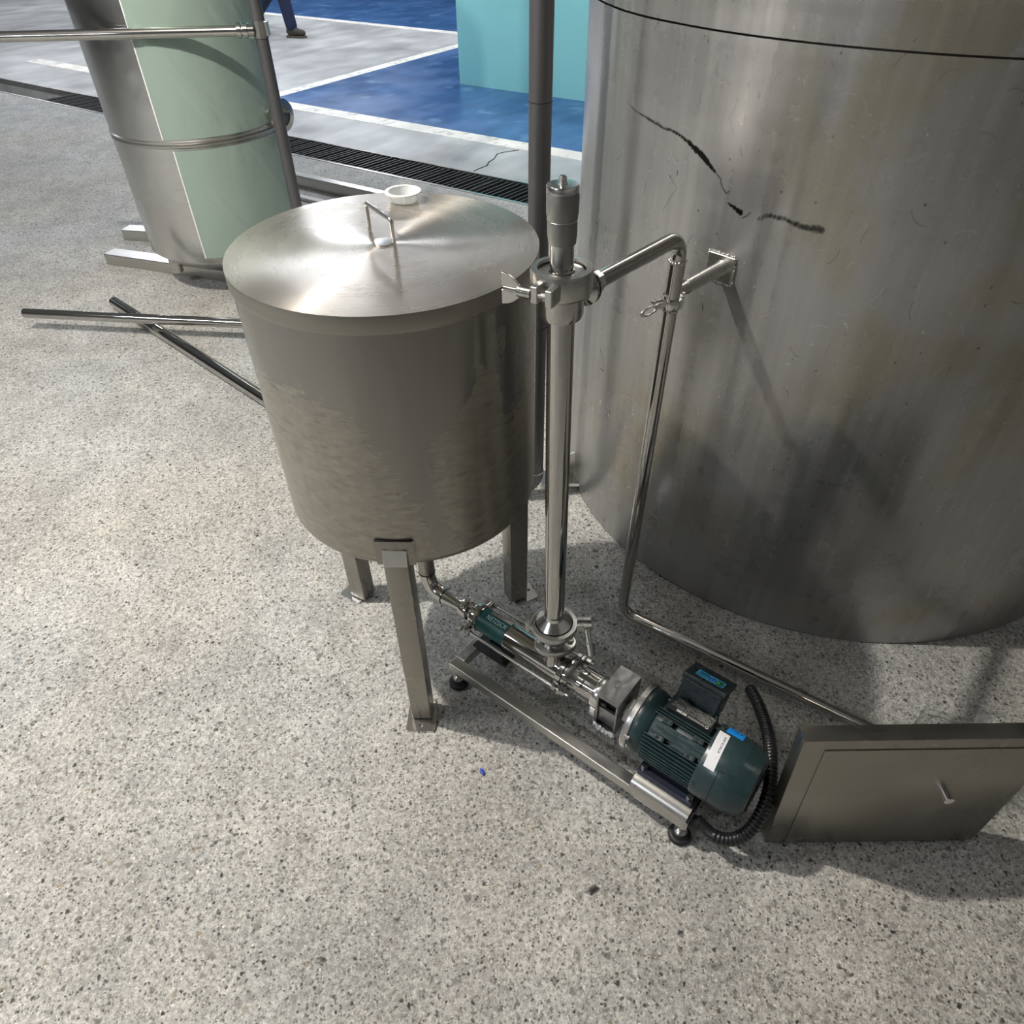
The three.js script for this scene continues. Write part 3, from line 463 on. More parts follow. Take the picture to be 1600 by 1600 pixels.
// ------------------------------------------------------------------ motor
{
  const t = thing('electric_motor', 'dark green finned electric motor with a white sticker and black type plate', 'motor', C0, TP);
  const Y = YC + 0.004, X = (p) => latheX(p, Y), pol = (R, d) => [Y + R * Math.sin(rad(d)), R * Math.cos(rad(d))];
  part('front_flange', X([[0.02, 0.637], [0.078, 0.638], [0.0795, 0.64], [0.0795, 0.651], [0.078, 0.653], [0.06, 0.653]]), M.cast, t, 'bare metal flange ring');
  part('end_shield', X([[0.0765, 0.653], [0.0775, 0.656], [0.0765, 0.668], [0.072, 0.684], [0.066, 0.69]]), M.motor, t);
  part('body', X([[0.066, 0.685], [0.0672, 0.687], [0.0672, 0.812], [0.066, 0.813]]), M.motor, t);
  const fin = (d, h, a0 = 0.683, a1 = 0.812, th = 0.0026) => { const [y, z] = pol(0.0668 + h / 2, d); return part('fin', mv(box(0, 0, 0, a1 - a0, h, th, 0.0008).rotateX(-rad(d - 90)), (a0 + a1) / 2, y, z), M.motor, t); };
  for (let d = -84; d <= 36; d += 7) fin(d, 0.0105);
  for (let d = 162; d <= 276; d += 8) fin(d, 0.0105);
  for (const d of [41, 78, 83, 88]) fin(d, 0.0115);
  // raised foot strip facing the camera, with four drilled bosses
  const strip = (d, R, a0, a1, w, h, mat = M.motor, r = 0.0015) => { const [y, z] = pol(R, d); return mv(box(0, 0, 0, a1 - a0, h, w, r).rotateX(-rad(d - 90)), (a0 + a1) / 2, y, z); };
  part('mounting_strip', [strip(59, 0.073, 0.69, 0.812, 0.026, 0.013), strip(59, 0.0806, 0.7, 0.806, 0.003, 0.003)], M.motor, t);
  for (const [a, d] of [[0.716, 73], [0.787, 73], [0.716, 46], [0.787, 46]]) {
    const b = part('boss', strip(d, 0.0755, a - 0.012, a + 0.012, 0.012, 0.016), M.motor, t);
    const [y, z] = pol(0.0838, d); part('bolt_hole', mv(cylY(0.0042, -0.0006, 0.0004, 0, 0, 20).rotateX(-rad(d - 90)), a - 0.004, y, z), M.dark, b);
    part('slot', mv(box(0, 0, 0, 0.004, 0.0014, 0.011).rotateX(-rad(d - 90)), a + 0.009, y, z), M.dark, b);
  }
  // type plate, printed upside down as seen from the front
  const plate = print(768, 400, (g, w, h) => {
    g.fillStyle = '#121314'; g.fillRect(0, 0, w, h);
    g.strokeStyle = g.fillStyle = '#b9bab4'; g.lineWidth = 2.5;
    g.font = 'bold 46px sans-serif'; g.textBaseline = 'middle'; g.fillStyle = '#e9e9e4'; g.fillText('INNOMOTICS', 120, 50);
    g.beginPath(); g.arc(78, 50, 26, 0, 7); g.lineWidth = 8; g.strokeStyle = '#e9e9e4'; g.stroke(); g.beginPath(); g.moveTo(58, 50); g.lineTo(98, 50); g.stroke();
    g.fillRect(440, 28, 74, 44); g.fillRect(524, 28, 96, 44); g.fillStyle = '#121314'; g.fillRect(470, 44, 10, 10);
    g.lineWidth = 2; g.strokeStyle = '#9a9b95';
    for (let i = 0; i < 12; i++) { const y = 96 + i * 24; g.beginPath(); g.moveTo(24, y); g.lineTo(w - 24, y); g.stroke(); g.fillStyle = '#c9cac4'; for (let x = 30; x < w - 60;) { const l = 12 + rnd() * 44; if (rnd() < 0.72) for (let q = 0; q < l; q += 9) g.fillRect(x + q, y + 6, 3 + rnd() * 3.5, 12); x += l + 8; } }
    for (const x of [180, 330, 400, 560, 650]) { g.beginPath(); g.moveTo(x, 96); g.lineTo(x, 380); g.stroke(); }
    g.fillStyle = '#e9e9e4'; g.font = 'bold 36px sans-serif'; g.fillText('CE', 70, 330); g.fillText('IE3', 620, 330);
  }, Math.PI);
  part('type_plate', [patchX(0.0845, 0.699, 0.797, 92, 127, Y, 1, 12)], std({ map: plate, roughness: 0.35 }), t, 'black type plate with white print');
  part('plate_seat', strip(109.5, 0.0735, 0.697, 0.799, 0.04, 0.018), M.motorBox, t);
  for (const a of [0.692, 0.804]) part('plate_screw', mv(cylY(0.003, 0, 0.0015, 0, 0, 12).rotateX(-rad(20)), a, ...pol(0.078, 110)), M.bright, t);
  // fan cowl
  const cw = part('fan_cowl', X([[0.068, 0.806], [0.0795, 0.8065], [0.081, 0.809], [0.081, 0.876], [0.079, 0.884], [0.066, 0.915], [0.06, 0.919], [0, 0.921]]), M.motor, t, 'smooth dark green fan cowl');
  const g0 = 14, g1 = 52, seam = []; const arc = (a, b, c, d2) => { const p = []; for (let i = 0; i <= 12; i++) { const q = i / 12, g = b + (d2 - b) * q; p.push(V(a + (c - a) * q, ...pol(0.0811, g))); } return new THREE.TubeGeometry(new THREE.CatmullRomCurve3(p), 20, 0.0007, 6); };
  seam.push(arc(0.848, -25, 0.848, 52), arc(0.848, 52, 0.877, 54)); part('cowl_seam', seam, M.dark, cw);
  for (let i = 0; i < 5; i++) for (const s of [0]) part('vent_slot', mv(box(0, 0, 0, 0.003, 0.1 - Math.abs(i - 2) * 0.018, 0.006, 0.001), 0.9205, Y, (i - 2) * 0.02 + s), M.dark, cw);
  part('cowl_screw', mv(cylY(0.0035, 0, 0.002, 0, 0, 12).rotateX(rad(-25)), 0.813, ...pol(0.081, 117)), std({ color: new THREE.Color(0.6, 0.5, 0.25), metalness: 1, roughness: 0.3 }), cw);
  part('cowl_screw', mv(cylY(0.0035, 0, 0.002, 0, 0, 12).rotateX(rad(75)), 0.813, ...pol(0.081, 12)), M.motor, cw);
  const white = print(512, 150, (g, w, h) => { g.fillStyle = '#e9eaec'; g.fillRect(0, 0, w, h); g.fillStyle = '#3a3d48'; g.font = 'bold 46px sans-serif'; g.textBaseline = 'middle'; g.fillText('97NCA-640', 215, 108); g.fillStyle = '#a7a9b4'; g.font = '22px sans-serif'; g.fillText('0.75', 130, 108); g.fillStyle = '#c3c5cc'; for (let i = 0; i < 18; i++) g.fillRect(180 + i * 16, 40 + (i % 2) * 6, 11, 4); for (let i = 0; i < 12; i++) g.fillRect(200 + i * 16, 62, 10, 4); });
  const wl = patchX(0.0815, 0.811, 0.834, 46, 108, Y, 1, 20); { const uv = wl.attributes.uv; for (let i = 0; i < uv.count; i++) uv.setXY(i, uv.getY(i), 1 - uv.getX(i)); const p = wl.attributes.position; for (let i = 0; i < p.count; i++) p.setX(i, p.getX(i) + (1 - uv.getX(i)) * 0.006); }
  part('white_sticker', wl, std({ map: white, roughness: 0.35 }), cw);
  const bl = print(256, 160, (g, w, h) => { g.fillStyle = '#1d8fe8'; g.fillRect(0, 0, w, h); g.fillStyle = '#0b4fa3'; g.fillRect(24, 22, 60, 14); g.fillRect(24, 50, 100, 10); g.fillStyle = '#0c1430'; g.beginPath(); g.moveTo(120, 46); g.lineTo(158, 68); g.lineTo(120, 90); g.fill(); g.beginPath(); g.moveTo(212, 46); g.lineTo(172, 68); g.lineTo(212, 90); g.fill(); g.fillRect(104, 46, 5, 44); });
  part('blue_sticker', patchX(0.0815, 0.822, 0.858, 113, 140, Y, 1, 12), std({ map: bl, roughness: 0.35 }), cw);
  // terminal box, leaning away from the camera
  const tb = new THREE.Group(); tb.name = 'terminal_box'; tb.userData.label = 'square terminal box on the far side of the motor'; tb.position.set(0, Y, 0); tb.rotation.x = -rad(122 - 90); t.add(tb);
  part('box_body', [box(0.739, 0.098, -0.059, 0.093, 0.062, 0.078, 0.005), box(0.739, 0.066, -0.03, 0.1, 0.02, 0.05, 0.002)], M.motorBox, tb);
  part('box_lid', box(0.739, 0.134, -0.059, 0.102, 0.013, 0.087, 0.004), M.motorBox, tb);
  const st = print(512, 220, (g, w, h) => {
    g.fillStyle = '#49b4ea'; g.fillRect(0, 0, w, h); g.fillStyle = '#0d6f78'; g.fillRect(40, 34, 190, 66); g.fillStyle = '#1b6f92'; for (const x of [30, 80, 125, 170, 215]) { g.fillRect(x, 128, 32, 46); }
    g.fillStyle = '#1260c8'; g.beginPath(); g.arc(300, 112, 62, 0, 7); g.fill(); g.strokeStyle = '#8fd0f5'; g.lineWidth = 10; g.beginPath(); g.arc(300, 112, 38, 0.6, 2.5); g.moveTo(275, 84); g.lineTo(275, 146); g.moveTo(326, 84); g.lineTo(326, 146); g.stroke();
    g.fillStyle = '#0b6b3d'; g.fillRect(372, 30, 112, 160); g.fillStyle = '#8fd64a'; g.beginPath(); g.moveTo(352, 150); g.lineTo(398, 60); g.lineTo(424, 120); g.lineTo(474, 152); g.lineTo(420, 140); g.fill();
  });
  part('blue_sticker', mv(new THREE.PlaneGeometry(0.064, 0.036).rotateX(-Math.PI / 2), 0.741, 0.1409, -0.05), std({ map: st, roughness: 0.35 }), tb);
  for (const [x, z] of [[-0.03, -0.012], [0.04, -0.012]]) part('gland_lug', [cylY(0.0055, 0.07, 0.086, 0.739 + x, z, 16), cylY(0.004, 0.07, 0.088, 0.739 + x + 0.012, z, 12)], M.motorBox, tb);
  // feet and their plate
  const ft = part('foot_plate', [box(0.7585, 0.1185, 0, 0.134, 0.013, 0.158, 0.003), box(0.755, 0.137, 0, 0.095, 0.04, 0.116, 0.003)], M.navy, t, 'dark blue-black foot plate');
  for (const [a, w] of [[0.703, 0.062], [0.815, 0.066], [0.703, -0.062], [0.815, -0.066]]) { const b = part('foot_bolt', hexY(0.0078, 0.1265, 0.134, a, w), M.bright, ft); void b; }
  part('through_bolt', hexX(0.005, 0.648, 0.66, ...pol(0.08, 17)), M.bright, t);
}
// ------------------------------------------------------------------ upright column between the pump and the pressure head
{
  const t = thing('pump_column', 'upright polished steel column rising from the pump outlet to a clamped head', 'pipe', C0, TP);
  t.position.copy(local(0.41, 0, 0)); t.rotation.order = 'YXZ'; t.rotation.z = 0.0185;
  const tri = part('lower_clamp', lathe([[0.031, 0.301], [0.047, 0.317], [0.0525, 0.3245], [0.053, 0.328], [0.053, 0.338], [0.0515, 0.3405], [0.0428, 0.341], [0.0425, 0.334]], 96), M.cast, t);
  part('lower_ferrule', lathe([[0.027, 0.272], [0.0255, 0.28], [0.0258, 0.292], [0.038, 0.312]], 64), M.polish, t);
  part('upper_ferrule', lathe([[0.0408, 0.337], [0.0408, 0.3435], [0.0235, 0.3615], [0.0223, 0.37]], 96), M.bright, t);
  part('gasket', lathe([[0.0408, 0.337], [0.0426, 0.337], [0.0426, 0.3385], [0.0408, 0.3385]], 96), M.dark, t);
  const lug = new THREE.Group(); lug.name = 'clamp_lug'; t.add(lug); lug.rotation.y = 0.66;       // faces the right of the picture
  part('jaw', [box(0.067, 0.332, 0.0095, 0.036, 0.016, 0.011, 0.002), box(0.067, 0.332, -0.0095, 0.036, 0.016, 0.011, 0.002)], M.cast, lug);
  part('hinge', [cylY(0.0075, 0.316, 0.343, -0.058, 0, 20), box(-0.052, 0.329, 0, 0.016, 0.018, 0.016, 0.004)], M.cast, lug);
  part('wing_bolt', [between(V(0.074, 0.332, 0.014), V(0.08, 0.304, 0.032), 0.0078, 20), between(V(0.08, 0.305, 0.031), V(0.084, 0.279, 0.046), 0.0105, 20, 0.0085), cylZ(0.0035, -0.016, 0.022, 0.073, 0.33, 12)], M.bright, lug);
  part('column_tube', cylY(0.0223, 0.37, 1.085, 0, 0, 64), M.polish, t);
  part('head_body', lathe([[0.0225, 1.077], [0.033, 1.08], [0.0355, 1.088], [0.0355, 1.135]], 72), M.polish, t);
  const hd = part('head_clamp', lathe([[0.036, 1.117], [0.045, 1.119], [0.0475, 1.123], [0.0478, 1.153], [0.0465, 1.158], [0.0375, 1.1585], [0.0368, 1.153], [0.0362, 1.152], [0, 1.152]], 80), M.satin, t);
  part('head_groove', mv(ring(0.0368, 0.0012, 64, 8).rotateX(Math.PI / 2), 0, 1.153, 0), M.dark, hd);
  const k = new THREE.Group(); k.name = 'head_wing_screw'; t.add(k); k.rotation.y = -1.42;   // local x points outwards to the front
  part('jaw', [box(0.055, 1.138, 0.012, 0.026, 0.026, 0.012, 0.002), box(0.057, 1.138, -0.014, 0.03, 0.026, 0.012, 0.002)], M.satin, k);
  part('eye_bolt', [cylY(0.0065, 1.126, 1.15, 0.064, -0.014, 16), cylZ(0.0042, -0.02, 0.064, 0.063, 1.138, 14), cylZ(0.0085, 0.018, 0.04, 0.063, 1.138, 20)], M.polish, k);
  const wing = new THREE.Shape(); wing.moveTo(0, 0.006); wing.quadraticCurveTo(0.012, 0.022, 0.031, 0.024); wing.lineTo(0.031, 0.003); wing.lineTo(0.0, 0.003);
  const wg = () => new THREE.ExtrudeGeometry(wing, { depth: 0.003, bevelEnabled: true, bevelSize: 0.0006, bevelThickness: 0.0006, bevelSegments: 1 });
  part('wing', [wg().translate(0, 0, -0.0015).rotateY(-Math.PI / 2).translate(0.063, 1.138, 0.036), wg().translate(0, 0, -0.0015).rotateX(Math.PI).rotateY(-Math.PI / 2).translate(0.063, 1.138, 0.036)], M.satin, k);
}
// ------------------------------------------------------------------ pressure sensor on the head
{
  const t = thing('pressure_sensor', 'silver cylindrical pressure sensor standing on top of the upright column', 'sensor', C0, TP);
  t.position.copy(local(0.3885, 1.152, 0)); t.rotation.order = 'YXZ'; t.rotation.z = 0.03;
  part('neck', lathe([[0.02, 0], [0.0185, 0.002], [0.0178, 0.004], [0.0178, 0.046]], 56), M.polish, t);
  part('lower_sleeve', lathe([[0.0175, 0.041], [0.0205, 0.042], [0.0208, 0.048], [0.0218, 0.053], [0.0218, 0.0735], [0.0215, 0.075]], 56), M.sleeve, t);
  part('upper_sleeve', lathe([[0.0215, 0.075], [0.0222, 0.0755], [0.0222, 0.0805], [0.0232, 0.0835], [0.0232, 0.112], [0.0228, 0.113]], 56), M.sleeve, t);
  part('cap', lathe([[0.0228, 0.113], [0.0234, 0.1135], [0.0234, 0.121], [0.0222, 0.1235], [0, 0.1245]], 56), M.bright, t);
  part('grip_line', mv(ring(0.0219, 0.0007, 48, 6).rotateX(Math.PI / 2), 0, 0.0752, 0), M.bright, t);
  part('stem', [cylY(0.0055, 0.124, 0.133, 0, 0, 24), lathe([[0.0042, 0.132], [0.0042, 0.1345], [0, 0.135]], 24), cylY(0.007, 0.1242, 0.1262, 0, 0, 24)], M.bright, t);
}
// ------------------------------------------------------------------ return pipe from the head, down along the large tank and over the floor
{
  const t = thing('return_pipe', 'thin polished steel pipe bending down from the column head along the large tank', 'pipe');
  const h0 = V(0.081, 1.106, -1.035), e = V(0.3165, 1.1, -1.3), d = V(0.308, 0.033, -1.312), dir = V(0.361, 0, 0.245).normalize();
  const out = e.clone().sub(h0).normalize();
  const q = (k) => h0.clone().addScaledVector(out, k);
  part('tube', pipe([q(0.085), e, d, d.clone().addScaledVector(dir, 0.9)], 0.0142, 0.042, 28), M.polish, t);
  const cl = part('outlet_clamp', [between(q(0.03), q(0.052), 0.017, 28), between(q(0.05), q(0.056), 0.019, 36, 0.0285), between(q(0.056), q(0.061), 0.0285, 40), between(q(0.061), q(0.0635), 0.0245, 40), between(q(0.0635), q(0.069), 0.0285, 40, 0.0275), between(q(0.069), q(0.077), 0.0275, 36, 0.0155)], M.polish, t);
  part('hex_union', crease(between(q(0.076), q(0.094), 0.0175, 8)), M.bright, cl);
  part('clamp_bolt', [between(q(0.056).add(V(-0.01, 0.03, -0.01)), q(0.068).add(V(-0.01, 0.03, -0.01)), 0.006, 12)], M.bright, cl);
  // welded joint under the elbow, thicker sleeve above the support clamp
  part('sleeve', between(V(0.3158, 1.052, -1.3006), V(0.3149, 0.99, -1.3015), 0.0158, 28), M.polish, t);
  const bd = []; for (let i = 0; i < 16; i++) { const a = i / 16 * TAU; bd.push(mv(new THREE.SphereGeometry(0.0028 + rnd() * 0.0018, 8, 6), 0.3158 + 0.0148 * Math.cos(a), 1.053 + (rnd() - 0.5) * 0.003, -1.3006 + 0.0148 * Math.sin(a))); }
  part('weld_bead', bd, M.bright, t);
  const g = new THREE.Group(); g.name = 'support_clamp'; g.position.set(0.3145, 0.97, -1.3018); g.rotation.y = -2.62; t.add(g);
  part('clamp_ring', lathe([[0.0146, -0.009], [0.0195, -0.009], [0.0205, -0.006], [0.0205, 0.006], [0.0195, 0.009], [0.0146, 0.009]], 40), M.bright, g);
  const bd2 = []; for (let i = 0; i < 14; i++) { const a = i / 14 * TAU; bd2.push(mv(new THREE.SphereGeometry(0.0022 + rnd() * 0.002, 8, 6), 0.0155 * Math.cos(a), -0.011 - rnd() * 0.004, 0.0155 * Math.sin(a))); }
  part('weld_bead', bd2, M.bright, g);
  part('jaw', [box(0.028, 0.004, 0.006, 0.022, 0.012, 0.005, 0.001), box(0.028, 0.004, -0.006, 0.022, 0.012, 0.005, 0.001), box(-0.022, 0, 0, 0.012, 0.02, 0.016, 0.002)], M.bright, g);
  part('wing_nut', [new THREE.TorusGeometry(0.0105, 0.0026, 10, 24).scale(1.7, 0.75, 1).rotateZ(-0.12).translate(0.05, -0.006, 0.002), cylZ(0.0035, -0.012, 0.014, 0.033, 0.004, 12), cylZ(0.006, 0.008, 0.014, 0.033, 0.004, 14)], M.bright, g);
  part('hinge_pin', cylY(0.003, -0.02, 0.013, -0.03, 0, 12), M.bright, g);
}
// ------------------------------------------------------------------ grey pole behind the round tank
{
  const t = thing('pipe_pole', 'dull grey upright pipe reaching to the ceiling between the round and large tanks', 'pipe');
  const x = 0.078, z = -1.85;
  part('upright', cylY(0.0272, 0.12, CEILING, x, z, 48), M.greyPaint, t);
  part('joint', [mv(ring(0.0274, 0.0009, 40, 6).rotateX(Math.PI / 2), x, 1.203, z), mv(ring(0.0274, 0.0012, 40, 6).rotateX(Math.PI / 2), x, 0.64, z)], M.dark, t);
  part('elbow', new THREE.TubeGeometry(path([V(x, 0.122, z), V(x, 0.047, z), V(x - 0.2, 0.047, z - 0.01)], 0.06), 60, 0.0278, 32), M.greyPaint, t);
  part('elbow_ring', mv(ring(0.028, 0.0022, 40, 8).rotateX(Math.PI / 2), x, 0.118, z), M.bright, t);
  part('floor_run', between(V(x - 0.19, 0.047, z - 0.01), V(x - 0.42, 0.047, z - 0.02), 0.0272, 32), M.greyPaint, t);
}
// ------------------------------------------------------------------ conduit and steel cabinet on the right
{
  const t = thing('flexible_conduit', 'glossy black ribbed conduit curving round the back of the motor', 'conduit');
  const pts = [[0.388, 0.075, -0.695], [0.407, 0.07, -0.675], [0.425, 0.07, -0.659], [0.449, 0.075, -0.651], [0.474, 0.09, -0.652], [0.493, 0.112, -0.661], [0.511, 0.135, -0.68], [0.526, 0.153, -0.704], [0.539, 0.162, -0.735], [0.547, 0.165, -0.763], [0.556, 0.162, -0.794], [0.566, 0.15, -0.831], [0.577, 0.13, -0.875], [0.583, 0.115, -0.917], [0.588, 0.095, -0.965], [0.591, 0.075, -1.005], [0.593, 0.06, -1.034]].map((p) => V(...p));
  const c = new THREE.CatmullRomCurve3(pts), L = c.getLength(), n = Math.round(L / 0.00075), fr = c.computeFrenetFrames(n, false), p = [], uv = [], ix = [], m = 18;
  for (let i = 0; i <= n; i++) { const q = i / n, o = c.getPointAt(q), s = q * L, r = (s < 0.045 ? 0.0135 : 0.0128 + 0.0019 * Math.pow(Math.abs(Math.sin(Math.PI * s / 0.0088)), 0.7)) * (s > L - 0.012 ? Math.sqrt(Math.max(0.02, 1 - ((s - L + 0.012) / 0.0125) ** 2)) : 1); for (let j = 0; j <= m; j++) { const a = j / m * TAU, v = fr.normals[i].clone().multiplyScalar(Math.cos(a) * r).addScaledVector(fr.binormals[i], Math.sin(a) * r).add(o); p.push(v.x, v.y, v.z); uv.push(q, j / m); } }
  for (let i = 0; i < n; i++) for (let j = 0; j < m; j++) { const k = i * (m + 1) + j; ix.push(k, k + m + 1, k + 1, k + 1, k + m + 1, k + m + 2); }
  const g = buf(p, null, uv, ix); { const nn = g.attributes.normal; for (let i = 0; i < 3; i++) void nn; }
  part('ribbed_hose', g, M.conduit, t);
  part('gland', [between(V(0.372, 0.074, -0.694), V(0.391, 0.0715, -0.688), 0.0155, 20), between(V(0.36, 0.078, -0.70), V(0.374, 0.0735, -0.693), 0.0125, 20)], M.rubber, t);
}
{
  const t = thing('steel_cabinet', 'low brushed steel cabinet at the right beside the black conduit', 'cabinet', [0.545, 0, -0.672]);
  const side = [[0, 0.012], [0.45, 0.012], [0.45, 0.43], [-0.024, 0.43]];
  part('body', crease(extrude(side, 0.03, 0.0015).translate(0, 0, -0.03)), M.dull, t);
  part('door', crease(extrude([[0.04, 0.03], [0.43, 0.03], [0.43, 0.4], [0.02, 0.4]], 0.003, 0.001)), M.dull, t);
  part('door_knob', mv(cylZ(0.01, 0, 0.02), 0.3, 0.24, 0.004), M.bright, t);
  part('plinth', box(0.23, 0.006, -0.016, 0.42, 0.012, 0.026), M.dark, t);
}
{
  const t = thing('plastic_sheet', 'crumpled clear plastic sheet hanging behind the steel cabinet', 'plastic sheet', [0.65, 0, -0.79]);
  const p = [], uv = [], ix = [], nx = 40, ny = 30; for (let j = 0; j <= ny; j++) for (let i = 0; i <= nx; i++) { const u = i / nx, v = j / ny; p.push(0.36 * u - 0.03 * v, 0.001 + 0.36 * v, 0.05 * (noise(u * 7, v * 4, 99, 99, 3) - 0.5) + 0.025 * (noise(u * 16, v * 11, 99, 99, 4) - 0.5) - 0.05 * u + 0.05 * v); uv.push(u, v); }
  for (let j = 0; j < ny; j++) for (let i = 0; i < nx; i++) { const k = j * (nx + 1) + i; ix.push(k, k + 1, k + nx + 2, k, k + nx + 2, k + nx + 1); }
  part('sheet', buf(p, null, uv, ix), M.film, t);
  part('blue_tape', mv(box(0, 0, 0, 0.035, 0.03, 0.001).rotateY(0.3), 0.045, 0.245, 0.03), std({ color: new THREE.Color(0.05, 0.2, 0.55), roughness: 0.5 }), t);
}
// ------------------------------------------------------------------ left: vessel, leaning post, skid
const LV = { x: -1.46, z: -3.76, R: 0.385 };
{
  const t = thing('steel_vessel', 'tall steel vessel half wrapped in pale green film behind the leaning post', 'tank', [LV.x, 0, LV.z]);
  const steel = std({ color: new THREE.Color(0.62, 0.62, 0.6), metalness: 1, roughness: 0.3, roughnessMap: blot });
  const buck = (a, y) => 0.003 * (fbm(a / TAU + 0.5, y / 4, 30, 30, 3, 401) - 0.5);
  part('lower_shell', wallY(LV.R, -Math.PI, Math.PI, 0.2, 0.712, 160, 50, buck), steel, t);
  part('upper_shell', wallY(LV.R, -Math.PI, Math.PI, 0.735, 2.1, 160, 110, buck), steel, t);
  const filmMat = std({ color: new THREE.Color(0.31, 0.4, 0.345), roughness: 0.38, metalness: 0.25 });
  const crinkle = (a, y) => 0.0022 + 0.0035 * Math.abs(fbm(a / TAU + 0.5, y / 3, 36, 22, 4, 411) - 0.5) + 0.003 * sstep(0.6, 0.75, fbm(a / TAU + 0.5, y / 3 + a * 0.2, 14, 26, 3, 415));
  part('protective_film', wallY(LV.R, 0.02, 1.9, 0.225, 0.7, 110, 60, crinkle), filmMat, t, 'pale green protective film on the lower shell');
  part('protective_film', wallY(LV.R, -0.06, 1.95, 0.745, 2.08, 110, 150, crinkle), filmMat, t, 'pale green protective film on the upper shell');
  part('film_edge', wallY(LV.R + 0.0045, 0.012, 0.026, 0.225, 0.7, 2, 20), M.whitePlastic, t);
  part('film_edge', wallY(LV.R + 0.0045, -0.068, -0.054, 0.745, 2.08, 2, 20), M.whitePlastic, t);
  part('ring_seam', lathe([[LV.R - 0.001, 0.706], [LV.R + 0.004, 0.711], [LV.R + 0.004, 0.718], [LV.R - 0.003, 0.722], [LV.R + 0.004, 0.727], [LV.R + 0.004, 0.735], [LV.R - 0.001, 0.74]], 128), M.satin, t);
  part('top_dome', lathe([[LV.R, 2.1], [0.3, 2.18], [0.12, 2.22], [0, 2.225]], 96, 1), steel, t);
  part('bottom_dome', lathe([[0, 0.1], [0.2, 0.115], [0.34, 0.16], [LV.R, 0.2]], 96, 1), steel, t);
  for (const a of [0.5, 2.6, 4.7]) part('leg', cylY(0.03, 0.066, 0.3, 0.3 * Math.cos(a), 0.3 * Math.sin(a), 24), M.satin, t);
  const sg = new THREE.Group(); sg.name = 'sight_glass'; sg.position.set(0.42, 0.765, 0.08); sg.rotation.y = 1.05; t.add(sg);
  part('flange', latheX([[0.045, -0.012], [0.068, -0.012], [0.07, -0.008], [0.07, 0.008], [0.068, 0.012], [0.045, 0.012], [0.045, -0.012]]).rotateY(-Math.PI / 2), M.polish, sg);
  part('glass', cylZ(0.045, -0.006, 0.006, 0, 0, 40), M.film, sg);
  part('neck', cylZ(0.05, -0.09, -0.01, 0, 0, 40), M.polish, sg);
}
{
  const t = thing('vessel_post', 'round grey steel post with a clamped cross pipe in front of the left vessel', 'post', [-0.976, 0, -3.4]);
  part('upright', cylY(0.0255, 0.066, 2.3, 0, 0, 40), M.greyPaint, t);
  part('post_foot', cylY(0.045, 0.06, 0.07, 0, 0, 32), M.satin, t);
  const cr = part('cross_pipe', between(V(-0.05, 1.135, 0.02), V(-1.1, 1.135, 0.1), 0.019, 24), M.polish, t);
  part('pipe_union', [between(V(-0.04, 1.135, 0.02), V(-0.06, 1.135, 0.0205), 0.027, 24), between(V(-0.066, 1.135, 0.021), V(-0.082, 1.135, 0.0215), 0.027, 24), between(V(-0.02, 1.135, 0.015), V(-0.045, 1.135, 0.02), 0.021, 24)], M.polish, cr);
  part('post_clamp', [cylY(0.029, 1.108, 1.165, 0, 0, 40), box(0.032, 1.14, 0.008, 0.014, 0.05, 0.02, 0.003), cylZ(0.006, -0.01, 0.035, -0.026, 1.115, 12)], M.satin, t);
}
{
  const t = thing('vessel_skid', 'steel pipe skid frame lying on the floor under the left vessel', 'frame');
  const rail = (p, q, r) => part('rail', between(V(...p), V(...q), r, 28), M.polish, t);
  rail([-1.95, 0.03, -3.33], [-0.78, 0.03, -2.25], 0.026);
  rail([-2.25, 0.09, -3.1], [-1.05, 0.09, -2.95], 0.022);
  const G = (x, z, x2, z2, w, h, y = 0) => { const d = Math.hypot(x2 - x, z2 - z); return mv(new RoundedBoxGeometry(d, h, w, 2, 0.004).rotateY(Math.atan2(-(z2 - z), x2 - x)), (x + x2) / 2, y + h / 2, (z + z2) / 2); };
  part('rear_beam', G(-2.3, -5.72, -0.4, -4.5, 0.06, 0.075), M.satin, t); part('rear_ledge', G(-2.2, -5.42, -0.5, -4.33, 0.05, 0.02), M.satin, t);
  part('side_beam', G(-0.78, -2.25, -0.55, -4.55, 0.06, 0.06), M.satin, t); part('middle_beam', G(-2.2, -3.9, -0.66, -3.38, 0.09, 0.06), M.satin, t);
  part('middle_beam', G(-2.25, -4.25, -0.6, -3.95, 0.09, 0.06), M.satin, t);
}
